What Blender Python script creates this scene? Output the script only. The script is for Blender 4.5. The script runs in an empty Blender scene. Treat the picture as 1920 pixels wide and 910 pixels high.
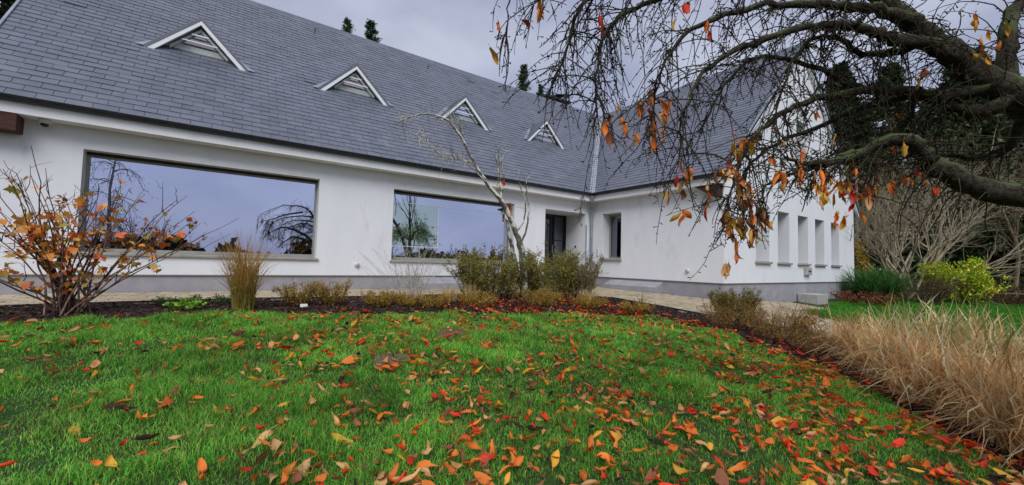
import bpy, math, random
import numpy as np
from mathutils import Vector, Matrix

R_ = math.radians
sc = bpy.context.scene
COL = sc.collection

# ------------------------------------------------------------------ camera
FPX = 771.06                                   # focal length in pixels of a 1920 wide frame
CAM = np.array([0.0, 0.0, 0.70])
YAW, PITCH, ROLL = 0.61876, 0.05005, 0.02533
c_f = np.array([math.sin(YAW) * math.cos(PITCH), math.cos(YAW) * math.cos(PITCH), math.sin(PITCH)])
c_r0 = np.array([math.cos(YAW), -math.sin(YAW), 0.0])
c_u0 = np.cross(c_r0, c_f)
c_r = math.cos(ROLL) * c_r0 + math.sin(ROLL) * c_u0
c_u = -math.sin(ROLL) * c_r0 + math.cos(ROLL) * c_u0
cam_d = bpy.data.cameras.new('camera')
cam = bpy.data.objects.new('camera', cam_d)
COL.objects.link(cam)
cam_d.sensor_fit = 'HORIZONTAL'
cam_d.sensor_width = 36.0
cam_d.lens = FPX / 1920 * 36
cam_d.clip_start = 0.05
cam_d.clip_end = 3000
cam.matrix_world = Matrix(((c_r[0], c_u[0], -c_f[0], CAM[0]), (c_r[1], c_u[1], -c_f[1], CAM[1]),
                           (c_r[2], c_u[2], -c_f[2], CAM[2]), (0, 0, 0, 1)))
sc.camera = cam

# ------------------------------------------------------------------ sky, sun, exposure
SUN_EL, SUN_AZ = 47.0, 216.0                   # azimuth clockwise from +Y
w = bpy.data.worlds.new('World')
sc.world = w
w.use_nodes = True
nt = w.node_tree
nt.nodes.clear()
n_out = nt.nodes.new('ShaderNodeOutputWorld')
n_bg = nt.nodes.new('ShaderNodeBackground')
n_sky = nt.nodes.new('ShaderNodeTexSky')
n_sky.sky_type = 'NISHITA'
n_sky.sun_disc = False
n_sky.sun_elevation = R_(SUN_EL)
n_sky.sun_rotation = R_(SUN_AZ)
n_sky.air_density = 1.0
n_sky.dust_density = 2.0
n_tc = nt.nodes.new('ShaderNodeTexCoord')
n_map = nt.nodes.new('ShaderNodeMapping')
n_map.inputs['Scale'].default_value = (1, 1, 2.2)
n_no = nt.nodes.new('ShaderNodeTexNoise')
n_no.inputs['Scale'].default_value = 2.6
n_no.inputs['Detail'].default_value = 5
n_no.inputs['Roughness'].default_value = 0.5
n_rp = nt.nodes.new('ShaderNodeValToRGB')
n_rp.color_ramp.elements[0].position = 0.36
n_rp.color_ramp.elements[0].color = (2.2, 2.42, 3.35, 1)
n_rp.color_ramp.elements[1].position = 0.66
n_rp.color_ramp.elements[1].color = (3.6, 3.8, 4.6, 1)
n_mx = nt.nodes.new('ShaderNodeMixRGB')
n_mx.inputs['Fac'].default_value = 0.92        # a closed layer of cloud under the clear sky
nt.links.new(n_tc.outputs['Generated'], n_map.inputs['Vector'])
nt.links.new(n_map.outputs['Vector'], n_no.inputs['Vector'])
nt.links.new(n_no.outputs['Fac'], n_rp.inputs['Fac'])
nt.links.new(n_sky.outputs['Color'], n_mx.inputs['Color1'])
nt.links.new(n_rp.outputs['Color'], n_mx.inputs['Color2'])
nt.links.new(n_mx.outputs['Color'], n_bg.inputs['Color'])
n_bg.inputs['Strength'].default_value = 0.10
nt.links.new(n_bg.outputs['Background'], n_out.inputs['Surface'])

sun_d = bpy.data.lights.new('sun', 'SUN')
sun_d.energy = 1.5
sun_d.angle = R_(36)
sun_d.color = (1.0, 0.99, 0.975)
sun = bpy.data.objects.new('sun', sun_d)
COL.objects.link(sun)
sdir = Vector((math.sin(R_(SUN_AZ)) * math.cos(R_(SUN_EL)), math.cos(R_(SUN_AZ)) * math.cos(R_(SUN_EL)), math.sin(R_(SUN_EL))))
sun.rotation_euler = (-sdir).to_track_quat('-Z', 'Y').to_euler()
sun.location = (-8, -14, 12)

sc.view_settings.view_transform = 'Standard'
sc.view_settings.look = 'None'
sc.view_settings.exposure = 0.68
sc.view_settings.gamma = 1.0
sc.view_settings.use_curve_mapping = False
sc.cycles.use_denoising = True
sc.cycles.max_bounces = 8
sc.cycles.transparent_max_bounces = 8
sc.cycles.caustics_reflective = False
sc.cycles.caustics_refractive = False

# ------------------------------------------------------------------ helpers
rng = np.random.default_rng(7)
random.seed(7)


def at(px, py, depth):
    """A world point seen at a pixel of the 1920x910 photograph, a given distance along the lens axis."""
    return CAM + depth * (c_f + c_r * ((px - 960) / FPX) + c_u * ((455 - py) / FPX))


def project(P):
    d = np.asarray(P, float) - CAM
    z = d @ c_f
    return 960 + FPX * (d @ c_r) / z, 455 - FPX * (d @ c_u) / z, z


def hexc(h):
    h = h.lstrip('#')
    v = [int(h[i:i + 2], 16) / 255 for i in (0, 2, 4)]
    return tuple(x / 12.92 if x <= 0.04045 else ((x + 0.055) / 1.055) ** 2.4 for x in v)


def ss(a, b, x):
    t = np.clip((x - a) / (b - a), 0, 1)
    return t * t * (3 - 2 * t)


def ground(x, y):
    """Height of the soil: a level terrace by the house, a lawn that falls away towards the camera."""
    x = np.asarray(x, float)
    y = np.asarray(y, float)
    y0 = 7.0 - 1.8 * ss(6, 9.5, x)
    z = -.02 * np.maximum(0, 9.6 - np.maximum(y, y0)) - .085 * np.maximum(0, y0 - np.maximum(y, -4)) - .16 * ss(10.5, 14, x)
    z = z - .035 * np.clip(-4 - y, 0, 120)
    return z


def gz(x, y):
    return float(ground(x, y))


def set_props(o, label=None, cat=None, group=None, kind=None):
    if label: o['label'] = label
    if cat: o['category'] = cat
    if group: o['group'] = group
    if kind: o['kind'] = kind
    return o


def empty(name, loc, label=None, cat=None, group=None, kind=None):
    o = bpy.data.objects.new(name, None)
    o.empty_display_size = .2
    o.location = loc
    COL.objects.link(o)
    return set_props(o, label, cat, group, kind)


def parent_to(o, p):
    """Parent o (whose mesh is written in world space) to p, keeping it in place."""
    if p is None: return o
    o.parent = p
    o.matrix_parent_inverse = wmat(p).inverted()
    return o


def wmat(p):
    m = Matrix.Translation(p.location) @ p.rotation_euler.to_matrix().to_4x4()
    if p.parent is not None:
        m = wmat(p.parent) @ p.matrix_parent_inverse @ m
    return m


def link(name, me, mat=None, parent=None, **kw):
    if mat is not None and not me.materials: me.materials.append(mat)
    o = bpy.data.objects.new(name, me)
    COL.objects.link(o)
    parent_to(o, parent)
    return set_props(o, **kw)


def npmesh(name, V, F, mat=None, parent=None, col=None, smooth=False, **kw):
    """One mesh object from arrays; every face has the same number of corners."""
    V = np.asarray(V, np.float32).reshape(-1, 3)
    F = np.asarray(F, np.int32)
    me = bpy.data.meshes.new(name)
    m, k = F.shape
    me.vertices.add(len(V))
    me.vertices.foreach_set('co', V.ravel())
    me.loops.add(m * k)
    me.loops.foreach_set('vertex_index', F.ravel())
    me.polygons.add(m)
    me.polygons.foreach_set('loop_start', np.arange(m, dtype=np.int32) * k)
    if smooth: me.polygons.foreach_set('use_smooth', np.ones(m, bool))
    if col is not None:
        ca = me.color_attributes.new('tint', 'FLOAT_COLOR', 'POINT')
        c4 = np.ones((len(V), 4), np.float32)
        c4[:, :3] = col
        ca.data.foreach_set('color', c4.ravel())
    me.update(calc_edges=True)
    return link(name, me, mat, parent, **kw)


class MB:
    """Collects boxes, prisms and polygons and links them as one mesh."""
    def __init__(s):
        s.v, s.f = [], []

    def poly(s, pts):
        b = len(s.v)
        s.v += [tuple(map(float, p)) for p in pts]
        s.f.append(tuple(range(b, b + len(pts))))
        return s

    def box(s, x0, x1, y0, y1, z0, z1):
        b = len(s.v)
        s.v += [(x, y, z) for z in (z0, z1) for y in (y0, y1) for x in (x0, x1)]
        s.f += [tuple(b + i for i in q) for q in ((0, 2, 3, 1), (4, 5, 7, 6), (0, 1, 5, 4), (2, 6, 7, 3), (0, 4, 6, 2), (1, 3, 7, 5))]
        return s

    def prism(s, pts, vec):
        b, n = len(s.v), len(pts)
        vec = np.asarray(vec, float)
        s.v += [tuple(map(float, p)) for p in pts] + [tuple(np.asarray(p, float) + vec) for p in pts]
        s.f += [tuple(range(b, b + n)), tuple(range(b + 2 * n - 1, b + n - 1, -1))]
        s.f += [(b + i, b + n + i, b + n + (i + 1) % n, b + (i + 1) % n) for i in range(n)]
        return s

    def build(s, name, mat=None, parent=None, bevel=0, smooth=False, **kw):
        me = bpy.data.meshes.new(name)
        me.from_pydata(s.v, [], s.f)
        import bmesh
        bm = bmesh.new()
        bm.from_mesh(me)
        bmesh.ops.recalc_face_normals(bm, faces=bm.faces)
        if bevel:
            bmesh.ops.bevel(bm, geom=list(bm.edges), offset=bevel, segments=1, affect='EDGES')
        bm.to_mesh(me)
        bm.free()
        if smooth:
            me.polygons.foreach_set('use_smooth', [True] * len(me.polygons))
        return link(name, me, mat, parent, **kw)


class TB:
    """Collects tapering tubes (branches, stems, pipes) and links them as one mesh."""
    def __init__(s):
        s.V, s.F, s.C, s.n = [], [], [], 0

    def tube(s, pts, rad, sides=5, col=(1, 1, 1), cap=False):
        P = np.asarray(pts, float)
        n = len(P)
        r = np.broadcast_to(np.asarray(rad, float), (n,)) if np.ndim(rad) else np.full(n, float(rad))
        T = np.gradient(P, axis=0)
        T /= np.linalg.norm(T, axis=1)[:, None] + 1e-9
        m = np.abs(T.mean(0))
        ref = np.eye(3)[int(np.argmin(m))]
        A = np.cross(T, ref)
        A /= np.linalg.norm(A, axis=1)[:, None] + 1e-9
        B = np.cross(T, A)
        a = np.arange(sides) * 2 * np.pi / sides
        V = P[:, None, :] + r[:, None, None] * (np.cos(a)[None, :, None] * A[:, None, :] + np.sin(a)[None, :, None] * B[:, None, :])
        V = V.reshape(-1, 3)
        i = np.arange(n - 1)[:, None] * sides
        j = np.arange(sides)[None, :]
        j2 = (j + 1) % sides
        F = np.stack([i + j, i + j2, i + sides + j2, i + sides + j], -1).reshape(-1, 4) + s.n
        s.V.append(V)
        s.F.append(F)
        c = np.asarray(col, float)
        s.C.append(np.broadcast_to(c, (len(V), 3)) if c.ndim == 1 else np.repeat(c, sides, axis=0))
        s.n += len(V)
        if cap and sides == 4:
            s.F.append(np.array([[s.n - 1, s.n - 2, s.n - 3, s.n - 4]]))

    def build(s, name, mat, parent=None, smooth=True, **kw):
        return npmesh(name, np.concatenate(s.V), np.concatenate(s.F), mat, parent, np.concatenate(s.C), smooth, **kw)


def smooth_path(pts, n):
    """Resample a polyline of points as a smooth curve with n points."""
    P = np.asarray(pts, float)
    if len(P) < 3:
        t = np.linspace(0, 1, n)[:, None]
        return P[0] * (1 - t) + P[-1] * t
    E = np.vstack([2 * P[0] - P[1], P, 2 * P[-1] - P[-2]])
    t = np.linspace(0, len(P) - 1 - 1e-6, n)
    k = t.astype(int)
    u = (t - k)[:, None]
    p0, p1, p2, p3 = E[k], E[k + 1], E[k + 2], E[k + 3]
    return .5 * (2 * p1 + (p2 - p0) * u + (2 * p0 - 5 * p1 + 4 * p2 - p3) * u ** 2 + (3 * p1 - p0 - 3 * p2 + p3) * u ** 3)


def unit(v):
    v = np.asarray(v, float)
    return v / (np.linalg.norm(v, axis=-1, keepdims=True) + 1e-9)


def leaf_cards(P, D, size, cols, width=.5, r=rng, fold=True):
    """Pointed leaves at points P along directions D: two folded halves each. Returns V, F (quads), C."""
    n = len(P)
    size = np.broadcast_to(np.asarray(size, float), (n,))[:, None]
    D = unit(D)
    S = unit(np.cross(D, unit(r.normal(size=(n, 3)))))
    N = np.cross(D, S)
    a = P
    b = P + D * size * .5 + S * size * width * .5 + N * size * .10
    c = P + D * size * 1.0 - N * size * .08
    d = P + D * size * .5 - S * size * width * .5 + N * size * .10
    V = np.stack([a, b, c, d], 1).reshape(-1, 3)
    F = np.arange(n * 4).reshape(n, 4)
    return V, F, np.repeat(cols, 4, axis=0)


def palette(cols, n, r=rng, jit=.18):
    C = np.array([hexc(c) for c in cols])[r.integers(0, len(cols), n)]
    return np.clip(C * (1 + r.normal(size=(n, 1)) * jit), .004, .95)


def in_poly(x, y, poly):
    x = np.asarray(x)
    y = np.asarray(y)
    res = np.zeros(x.shape, bool)
    n = len(poly)
    for i in range(n):
        x0, y0 = poly[i]
        x1, y1 = poly[(i + 1) % n]
        if y0 == y1: continue
        res ^= ((y0 > y) != (y1 > y)) & (x < (x1 - x0) * (y - y0) / (y1 - y0) + x0)
    return res


def vnoise(x, y, scale, seed=0):
    """Smooth value noise in 0..1."""
    g = np.random.default_rng(seed).random((64, 64))
    u = np.asarray(x) / scale + 17.3
    v = np.asarray(y) / scale + 9.1
    i, j = np.floor(u).astype(int), np.floor(v).astype(int)
    fu, fv = u - i, v - j
    fu, fv = fu * fu * (3 - 2 * fu), fv * fv * (3 - 2 * fv)
    G = lambda a, b: g[a % 64, b % 64]
    return (G(i, j) * (1 - fu) + G(i + 1, j) * fu) * (1 - fv) + (G(i, j + 1) * (1 - fu) + G(i + 1, j + 1) * fu) * fv


# ------------------------------------------------------------------ materials
def newmat(name):
    m = bpy.data.materials.new(name)
    m.use_nodes = True
    t = m.node_tree
    return m, t, t.nodes['Principled BSDF']


def pm(name, c1, c2=None, scale=8, rough=.7, bump=0, bscale=None, detail=5, spec=.3, island=0, objr=0, metal=0, vec='Object', stretch=None, wear=None):
    """Principled material: two base colours mixed by noise, optional random value for each piece, fine relief."""
    m, t, b = newmat(name)
    N, Lk = t.nodes, t.links
    c1 = hexc(c1) if isinstance(c1, str) else c1
    c2 = c1 if c2 is None else (hexc(c2) if isinstance(c2, str) else c2)
    tc = N.new('ShaderNodeTexCoord')
    src = tc.outputs[vec]
    if stretch:
        mp = N.new('ShaderNodeMapping')
        mp.inputs['Scale'].default_value = stretch
        Lk.new(src, mp.inputs['Vector'])
        src = mp.outputs['Vector']
    no = N.new('ShaderNodeTexNoise')
    no.inputs['Scale'].default_value = scale
    no.inputs['Detail'].default_value = detail
    no.inputs['Roughness'].default_value = .6
    Lk.new(src, no.inputs['Vector'])
    rp = N.new('ShaderNodeValToRGB')
    rp.color_ramp.elements[0].position = .34
    rp.color_ramp.elements[0].color = (*c1, 1)
    rp.color_ramp.elements[1].position = .66
    rp.color_ramp.elements[1].color = (*c2, 1)
    Lk.new(no.outputs['Fac'], rp.inputs['Fac'])
    out = rp.outputs['Color']
    if wear:                                     # larger stains with a shape of their own
        n2 = N.new('ShaderNodeTexNoise')
        n2.inputs['Scale'].default_value = wear[1]
        n2.inputs['Detail'].default_value = 8
        n2.inputs['Roughness'].default_value = .65
        Lk.new(src, n2.inputs['Vector'])
        r2 = N.new('ShaderNodeValToRGB')
        r2.color_ramp.elements[0].position = wear[2]
        r2.color_ramp.elements[0].color = (0, 0, 0, 1)
        r2.color_ramp.elements[1].position = wear[3]
        r2.color_ramp.elements[1].color = (1, 1, 1, 1)
        Lk.new(n2.outputs['Fac'], r2.inputs['Fac'])
        mx = N.new('ShaderNodeMixRGB')
        mx.inputs['Color2'].default_value = (*hexc(wear[0]), 1)
        Lk.new(r2.outputs['Color'], mx.inputs['Fac'])
        Lk.new(out, mx.inputs['Color1'])
        out = mx.outputs['Color']
    for amt, node, sock in ((island, 'ShaderNodeNewGeometry', 'Random Per Island'), (objr, 'ShaderNodeObjectInfo', 'Random')):
        if amt:
            g = N.new(node)
            mr = N.new('ShaderNodeMapRange')
            mr.inputs['To Min'].default_value = 1 - amt
            mr.inputs['To Max'].default_value = 1 + amt
            Lk.new(g.outputs[sock], mr.inputs['Value'])
            mu = N.new('ShaderNodeVectorMath')
            mu.operation = 'SCALE'
            Lk.new(out, mu.inputs[0])
            Lk.new(mr.outputs['Result'], mu.inputs['Scale'])
            out = mu.outputs['Vector']
    Lk.new(out, b.inputs['Base Color'])
    b.inputs['Roughness'].default_value = rough
    b.inputs['Specular IOR Level'].default_value = spec
    b.inputs['Metallic'].default_value = metal
    if bump:
        nb = N.new('ShaderNodeTexNoise')
        nb.inputs['Scale'].default_value = bscale or scale * 3
        nb.inputs['Detail'].default_value = 6
        Lk.new(src, nb.inputs['Vector'])
        bp = N.new('ShaderNodeBump')
        bp.inputs['Strength'].default_value = bump
        bp.inputs['Distance'].default_value = .02
        Lk.new(nb.outputs['Fac'], bp.inputs['Height'])
        Lk.new(bp.outputs['Normal'], b.inputs['Normal'])
    return m


def tintmat(name, rough=.6, trans=.3, spec=.25, noise=.25, nscale=30, bump=0):
    """Base colour from the mesh's own 'tint', varied by noise; thin leaves let some light through."""
    m, t, b = newmat(name)
    N, Lk = t.nodes, t.links
    a = N.new('ShaderNodeAttribute')
    a.attribute_name = 'tint'
    tc = N.new('ShaderNodeTexCoord')
    no = N.new('ShaderNodeTexNoise')
    no.inputs['Scale'].default_value = nscale
    no.inputs['Detail'].default_value = 4
    Lk.new(tc.outputs['Object'], no.inputs['Vector'])
    mr = N.new('ShaderNodeMapRange')
    mr.inputs['From Min'].default_value = .3
    mr.inputs['From Max'].default_value = .7
    mr.inputs['To Min'].default_value = 1 - noise
    mr.inputs['To Max'].default_value = 1 + noise
    Lk.new(no.outputs['Fac'], mr.inputs['Value'])
    mu = N.new('ShaderNodeVectorMath')
    mu.operation = 'SCALE'
    Lk.new(a.outputs['Color'], mu.inputs[0])
    Lk.new(mr.outputs['Result'], mu.inputs['Scale'])
    Lk.new(mu.outputs['Vector'], b.inputs['Base Color'])
    b.inputs['Roughness'].default_value = rough
    b.inputs['Specular IOR Level'].default_value = spec
    if bump:
        bp = N.new('ShaderNodeBump')
        bp.inputs['Strength'].default_value = bump
        bp.inputs['Distance'].default_value = .02
        Lk.new(no.outputs['Fac'], bp.inputs['Height'])
        Lk.new(bp.outputs['Normal'], b.inputs['Normal'])
    if trans:
        tr = N.new('ShaderNodeBsdfTranslucent')
        Lk.new(mu.outputs['Vector'], tr.inputs['Color'])
        mx = N.new('ShaderNodeMixShader')
        mx.inputs['Fac'].default_value = trans
        Lk.new(b.outputs['BSDF'], mx.inputs[1])
        Lk.new(tr.outputs['BSDF'], mx.inputs[2])
        Lk.new(mx.outputs['Shader'], N['Material Output'].inputs['Surface'])
    return m


def glassmat(name, tint, refl, dark):
    """Coated window glass: a tinted mirror reflection over a dark see-through pane."""
    m, t, b = newmat(name)
    N, Lk = t.nodes, t.links
    N.remove(b)
    gl = N.new('ShaderNodeBsdfGlossy')
    gl.inputs['Color'].default_value = (*tint, 1)
    gl.inputs['Roughness'].default_value = .0
    tr = N.new('ShaderNodeBsdfTransparent')
    tr.inputs['Color'].default_value = (*dark, 1)
    tc = N.new('ShaderNodeTexCoord')
    no = N.new('ShaderNodeTexNoise')
    no.inputs['Scale'].default_value = .9
    no.inputs['Detail'].default_value = 2
    Lk.new(tc.outputs['Object'], no.inputs['Vector'])
    bp = N.new('ShaderNodeBump')
    bp.inputs['Strength'].default_value = .12
    bp.inputs['Distance'].default_value = .02
    Lk.new(no.outputs['Fac'], bp.inputs['Height'])
    Lk.new(bp.outputs['Normal'], gl.inputs['Normal'])
    fr = N.new('ShaderNodeLayerWeight')
    fr.inputs['Blend'].default_value = .22
    mr = N.new('ShaderNodeMapRange')
    mr.inputs['To Min'].default_value = refl
    mr.inputs['To Max'].default_value = .95
    Lk.new(fr.outputs['Fresnel'], mr.inputs['Value'])
    mx = N.new('ShaderNodeMixShader')
    Lk.new(mr.outputs['Result'], mx.inputs['Fac'])
    Lk.new(tr.outputs['BSDF'], mx.inputs[1])
    Lk.new(gl.outputs['BSDF'], mx.inputs[2])
    Lk.new(mx.outputs['Shader'], N['Material Output'].inputs['Surface'])
    return m


M = {}
M['stucco'] = pm('white_render', (.78, .795, .83), (.825, .84, .87), 3, .9, .4, 240, spec=.1, stretch=(1, 1, .35), wear=('#b0aca0', 1.6, .60, .95))
M['plinth'] = pm('grey_plinth', '#96959b', '#a4a3a8', 4, .9, .3, 160, spec=.1, wear=('#8f8a86', 2.5, .55, .85))
M['slate'] = pm('slate', (.112, .122, .158), (.144, .154, .192), 3, .36, .2, 70, spec=.6, island=.085, objr=.085, wear=('#8a8480', 1.1, .62, .92))
M['deck'] = pm('roof_underlay', (.02, .02, .024), None, 4, .9)
M['zinc'] = pm('zinc', '#8f9aa3', '#a9b2b8', 5, .45, .1, 30, metal=.55, spec=.5, wear=('#6c7378', 3, .5, .8))
M['zinc_dark'] = pm('dark_zinc_gutter', '#23262c', '#33373e', 5, .5, .1, 30, spec=.4, wear=('#4a4d50', 4, .55, .85))
M['white_board'] = pm('white_painted_board', (.80, .81, .82), (.86, .86, .87), 3, .6, .05, 60, wear=('#a9a79c', 4, .62, .9))
M['green_board'] = pm('pale_grey_cladding', '#c0c8c5', '#ccd3d0', 4, .6, .1, 50, wear=('#87928a', 5, .55, .85))
M['timber'] = pm('brown_timber', '#3c2320', '#55332c', 6, .7, .4, 40, stretch=(1, 1, 6))
M['grey_frame'] = pm('grey_aluminium', '#8b8a83', '#96958d', 6, .5, 0, spec=.4)
M['dark_frame'] = pm('dark_frame', '#1c1a1b', '#272424', 6, .5, 0, spec=.4)
M['sill'] = pm('grey_stone_sill', '#93918a', '#a3a19a', 10, .8, .2, 90, wear=('#6f6d66', 6, .55, .8))
M['iron'] = pm('black_iron', '#0b0c10', '#14151a', 8, .4, 0, spec=.5)
M['door'] = pm('black_door', '#0f1013', '#191a1e', 5, .45, 0, spec=.5)
M['glass'] = glassmat('coated_glass', (.68, .74, .95), .74, (.62, .64, .70))
M['glass_green_reflection'] = glassmat('green_reflection_tint', (.66, .78, .80), .66, (.5, .6, .5))  # greenish reflection put into the tint of the added film
M['glass_pink_reflection'] = glassmat('pink_reflection_tint', (.92, .78, .74), .5, (.4, .36, .34))  # pinkish sky reflection put into the tint of two dormer panes
M['glass_dark'] = glassmat('dark_glass', (.7, .74, .85), .22, (.35, .38, .42))
M['room'] = pm('dim_room', '#3a3633', '#423e3a', 2, .9)
M['soil'] = pm('soil_and_turf', '#263a16', '#30481c', 9, .95, .5, 40, wear=('#332a20', 1.4, .52, .7))
M['mulch_soil'] = pm('dark_mulch', '#2a1e1b', '#3b2b26', 18, .95, .8, 60)
M['chip'] = tintmat('bark_chip', .85, 0, .15, .25, 25)
M['paver'] = pm('tan_paver', '#a5977f', '#b8aa92', 7, .85, .4, 60, spec=.15, island=.16, objr=.16, wear=('#74743f', 1.1, .56, .76))
M['joint'] = pm('paver_joint', '#4a4436', '#565137', 20, .95, .4, 60)
M['grass'] = tintmat('grass_blade', .55, .55, .2, .25, 1.2)
M['straw'] = tintmat('dry_grass_blade', .6, .5, .2, .2, 3)
M['leaf'] = tintmat('foliage', .6, .3, .2, .25, 12)
M['bark'] = tintmat('bark', .9, 0, .15, .6, 28, .9)
M['needles'] = tintmat('conifer_foliage', .7, .15, .15, .3, 2)
M['concrete'] = pm('pale_concrete', '#a09d98', '#b2afa9', 8, .9, .3, 80)
M['pipe'] = pm('galvanised_pipe', '#8593a0', '#9aa7b2', 6, .4, 0, metal=.5, spec=.5)
M['plastic'] = pm('white_plastic', '#c9c9c6', '#d2d2cf', 6, .5)
M['black'] = pm('black_plastic', '#101012', '#17171a', 6, .3, spec=.5)
M['mole'] = pm('dry_crumbly_soil', '#4f4336', '#857258', 45, .95, 1.0, 60)
M['lead'] = pm('pale_lead', '#a9adb4', '#bcbfc5', 6, .55, .1, 30, spec=.4)
M['brick'] = pm('chimney_brick', '#5c4a44', '#6c5850', 6, .9, .4, 40)


def mossy_bark(name, c1, c2, moss, amount):
    """Bark with moss that grows where the surface faces up, and lichen flecks."""
    m, t, b = newmat(name)
    N, Lk = t.nodes, t.links
    tc = N.new('ShaderNodeTexCoord')
    mp = N.new('ShaderNodeMapping')
    mp.inputs['Scale'].default_value = (1, 1, 1)
    no = N.new('ShaderNodeTexNoise')
    no.inputs['Scale'].default_value = 34
    no.inputs['Detail'].default_value = 7
    no.inputs['Roughness'].default_value = .7
    Lk.new(tc.outputs['Object'], mp.inputs['Vector'])
    Lk.new(mp.outputs['Vector'], no.inputs['Vector'])
    rp = N.new('ShaderNodeValToRGB')
    rp.color_ramp.elements[0].position = .35
    rp.color_ramp.elements[0].color = (*hexc(c1), 1)
    rp.color_ramp.elements[1].position = .65
    rp.color_ramp.elements[1].color = (*hexc(c2), 1)
    Lk.new(no.outputs['Fac'], rp.inputs['Fac'])
    ge = N.new('ShaderNodeNewGeometry')
    sx = N.new('ShaderNodeSeparateXYZ')
    Lk.new(ge.outputs['Normal'], sx.inputs['Vector'])
    n2 = N.new('ShaderNodeTexNoise')
    n2.inputs['Scale'].default_value = 7
    n2.inputs['Detail'].default_value = 6
    Lk.new(tc.outputs['Object'], n2.inputs['Vector'])
    ad = N.new('ShaderNodeMath')
    ad.operation = 'MULTIPLY_ADD'
    ad.inputs[1].default_value = .28
    Lk.new(sx.outputs['Z'], ad.inputs[0])
    Lk.new(n2.outputs['Fac'], ad.inputs[2])
    r2 = N.new('ShaderNodeValToRGB')
    r2.color_ramp.elements[0].position = 1 - amount
    r2.color_ramp.elements[0].color = (0, 0, 0, 1)
    r2.color_ramp.elements[1].position = min(1, 1.12 - amount)
    r2.color_ramp.elements[1].color = (1, 1, 1, 1)
    Lk.new(ad.outputs['Value'], r2.inputs['Fac'])
    mx = N.new('ShaderNodeMixRGB')
    mx.inputs['Color2'].default_value = (*hexc(moss), 1)
    Lk.new(r2.outputs['Color'], mx.inputs['Fac'])
    Lk.new(rp.outputs['Color'], mx.inputs['Color1'])
    Lk.new(mx.outputs['Color'], b.inputs['Base Color'])
    b.inputs['Roughness'].default_value = .95
    b.inputs['Specular IOR Level'].default_value = .1
    bp = N.new('ShaderNodeBump')
    bp.inputs['Strength'].default_value = .9
    bp.inputs['Distance'].default_value = .02
    Lk.new(no.outputs['Fac'], bp.inputs['Height'])
    Lk.new(bp.outputs['Normal'], b.inputs['Normal'])
    return m


M['cherry_bark'] = mossy_bark('mossy_cherry_bark', '#1e1a16', '#574f44', '#525d3e', .46)
M['cherry_twig'] = mossy_bark('dark_cherry_twig', '#241e1a', '#4a413a', '#4a5238', .36)
M['lichen_bark'] = mossy_bark('lichen_covered_bark', '#2d2925', '#857f72', '#cdd0c0', .53)

# ------------------------------------------------------------------ ground
BED_FRONT = [(-6, 6.6), (-3.2, 6.55), (-1.81, 6.58), (-1.02, 6.67), (.57, 6.5), (2.69, 6.03), (4.2, 5.68), (5.48, 5.31), (6.3, 4.85),
             (6.62, 4.3), (6.6, 3.6), (6.5, 2.9), (6.14, 1.9), (5.22, 1.01), (4.54, .46), (4.2, .1), (4.0, -.6)]
BED_BACK = [(6.2, -.6), (7.4, .4), (7.95, 1.6), (8.05, 2.6), (7.95, 3.4), (7.65, 4.1), (7.57, 5.08), (7.37, 6.32), (6.6, 7.3), (5.6, 7.7), (4.21, 7.81),
            (2.42, 7.88), (.63, 8.04), (-1.23, 7.98), (-2.18, 7.9), (-6, 7.85)]
BED = BED_FRONT + BED_BACK
PAVED = [(x, y) for x, y in BED_BACK[::-1]] + [(8.6, -.6), (9.6, .6), (9.9, 2.0), (9.95, 3.2), (10.6, 3.7), (13.5, 4.1), (13.5, 5.2), (10.05, 5.2), (10.05, 9.62), (-6, 9.62)]
LAWN = [(-6, 6.6)] + BED_FRONT[1:] + [(4.0, -1.2), (-6, -1.2)]
LAWN_R = [(9.95, 3.2), (10.6, 3.7), (13.5, 4.1), (15, 4.6), (19.5, 4.9), (24.5, 4.3), (27, 2.6), (30, .5), (30, -1.5), (8.6, -.8), (9.6, .6), (9.9, 2.0)]


def axis_coords(lo, hi, step, far):
    fine = np.arange(lo, hi + 1e-6, step)
    out = [hi + (far - hi) * t ** 2.2 for t in np.linspace(.12, 1, 16)]
    back = [lo - (far + lo) * t ** 2.2 for t in np.linspace(.12, 1, 16)][::-1]
    return np.concatenate([back, fine, out])


gx = axis_coords(-8, 30, .4, 900)
gy = axis_coords(-8, 14, .4, 900)
GX, GY = np.meshgrid(gx, gy)
GV = np.stack([GX, GY, ground(GX, GY)], -1).reshape(-1, 3)
nx, ny = len(gx), len(gy)
ii, jj = np.meshgrid(np.arange(nx - 1), np.arange(ny - 1))
q = (jj * nx + ii).ravel()
npmesh('ground', GV, np.stack([q, q + 1, q + nx + 1, q + nx], -1), M['soil'], smooth=True, kind='structure',
       label='green lawn ground falling gently from the house')


def sheet(name, poly, step, dz, mat, wob=0, **kw):
    """A sheet that follows the soil inside a polygon, dz above it."""
    P = np.array(poly)
    xs = np.arange(P[:, 0].min(), P[:, 0].max() + step, step)
    ys = np.arange(P[:, 1].min(), P[:, 1].max() + step, step)
    X, Y = np.meshgrid(xs, ys)
    Z = ground(X, Y) + dz + (vnoise(X, Y, .25, 3) - .5) * wob
    V = np.stack([X, Y, Z], -1).reshape(-1, 3)
    i, j = np.meshgrid(np.arange(len(xs) - 1), np.arange(len(ys) - 1))
    k = in_poly(X[:-1, :-1] + step / 2, Y[:-1, :-1] + step / 2, poly)
    b = (j * len(xs) + i)[k]
    F = np.stack([b, b + 1, b + len(xs) + 1, b + len(xs)], -1)
    used = np.unique(F)
    remap = np.zeros(len(V), int)
    remap[used] = np.arange(len(used))
    return npmesh(name, V[used], remap[F], mat, smooth=True, **kw)


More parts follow.
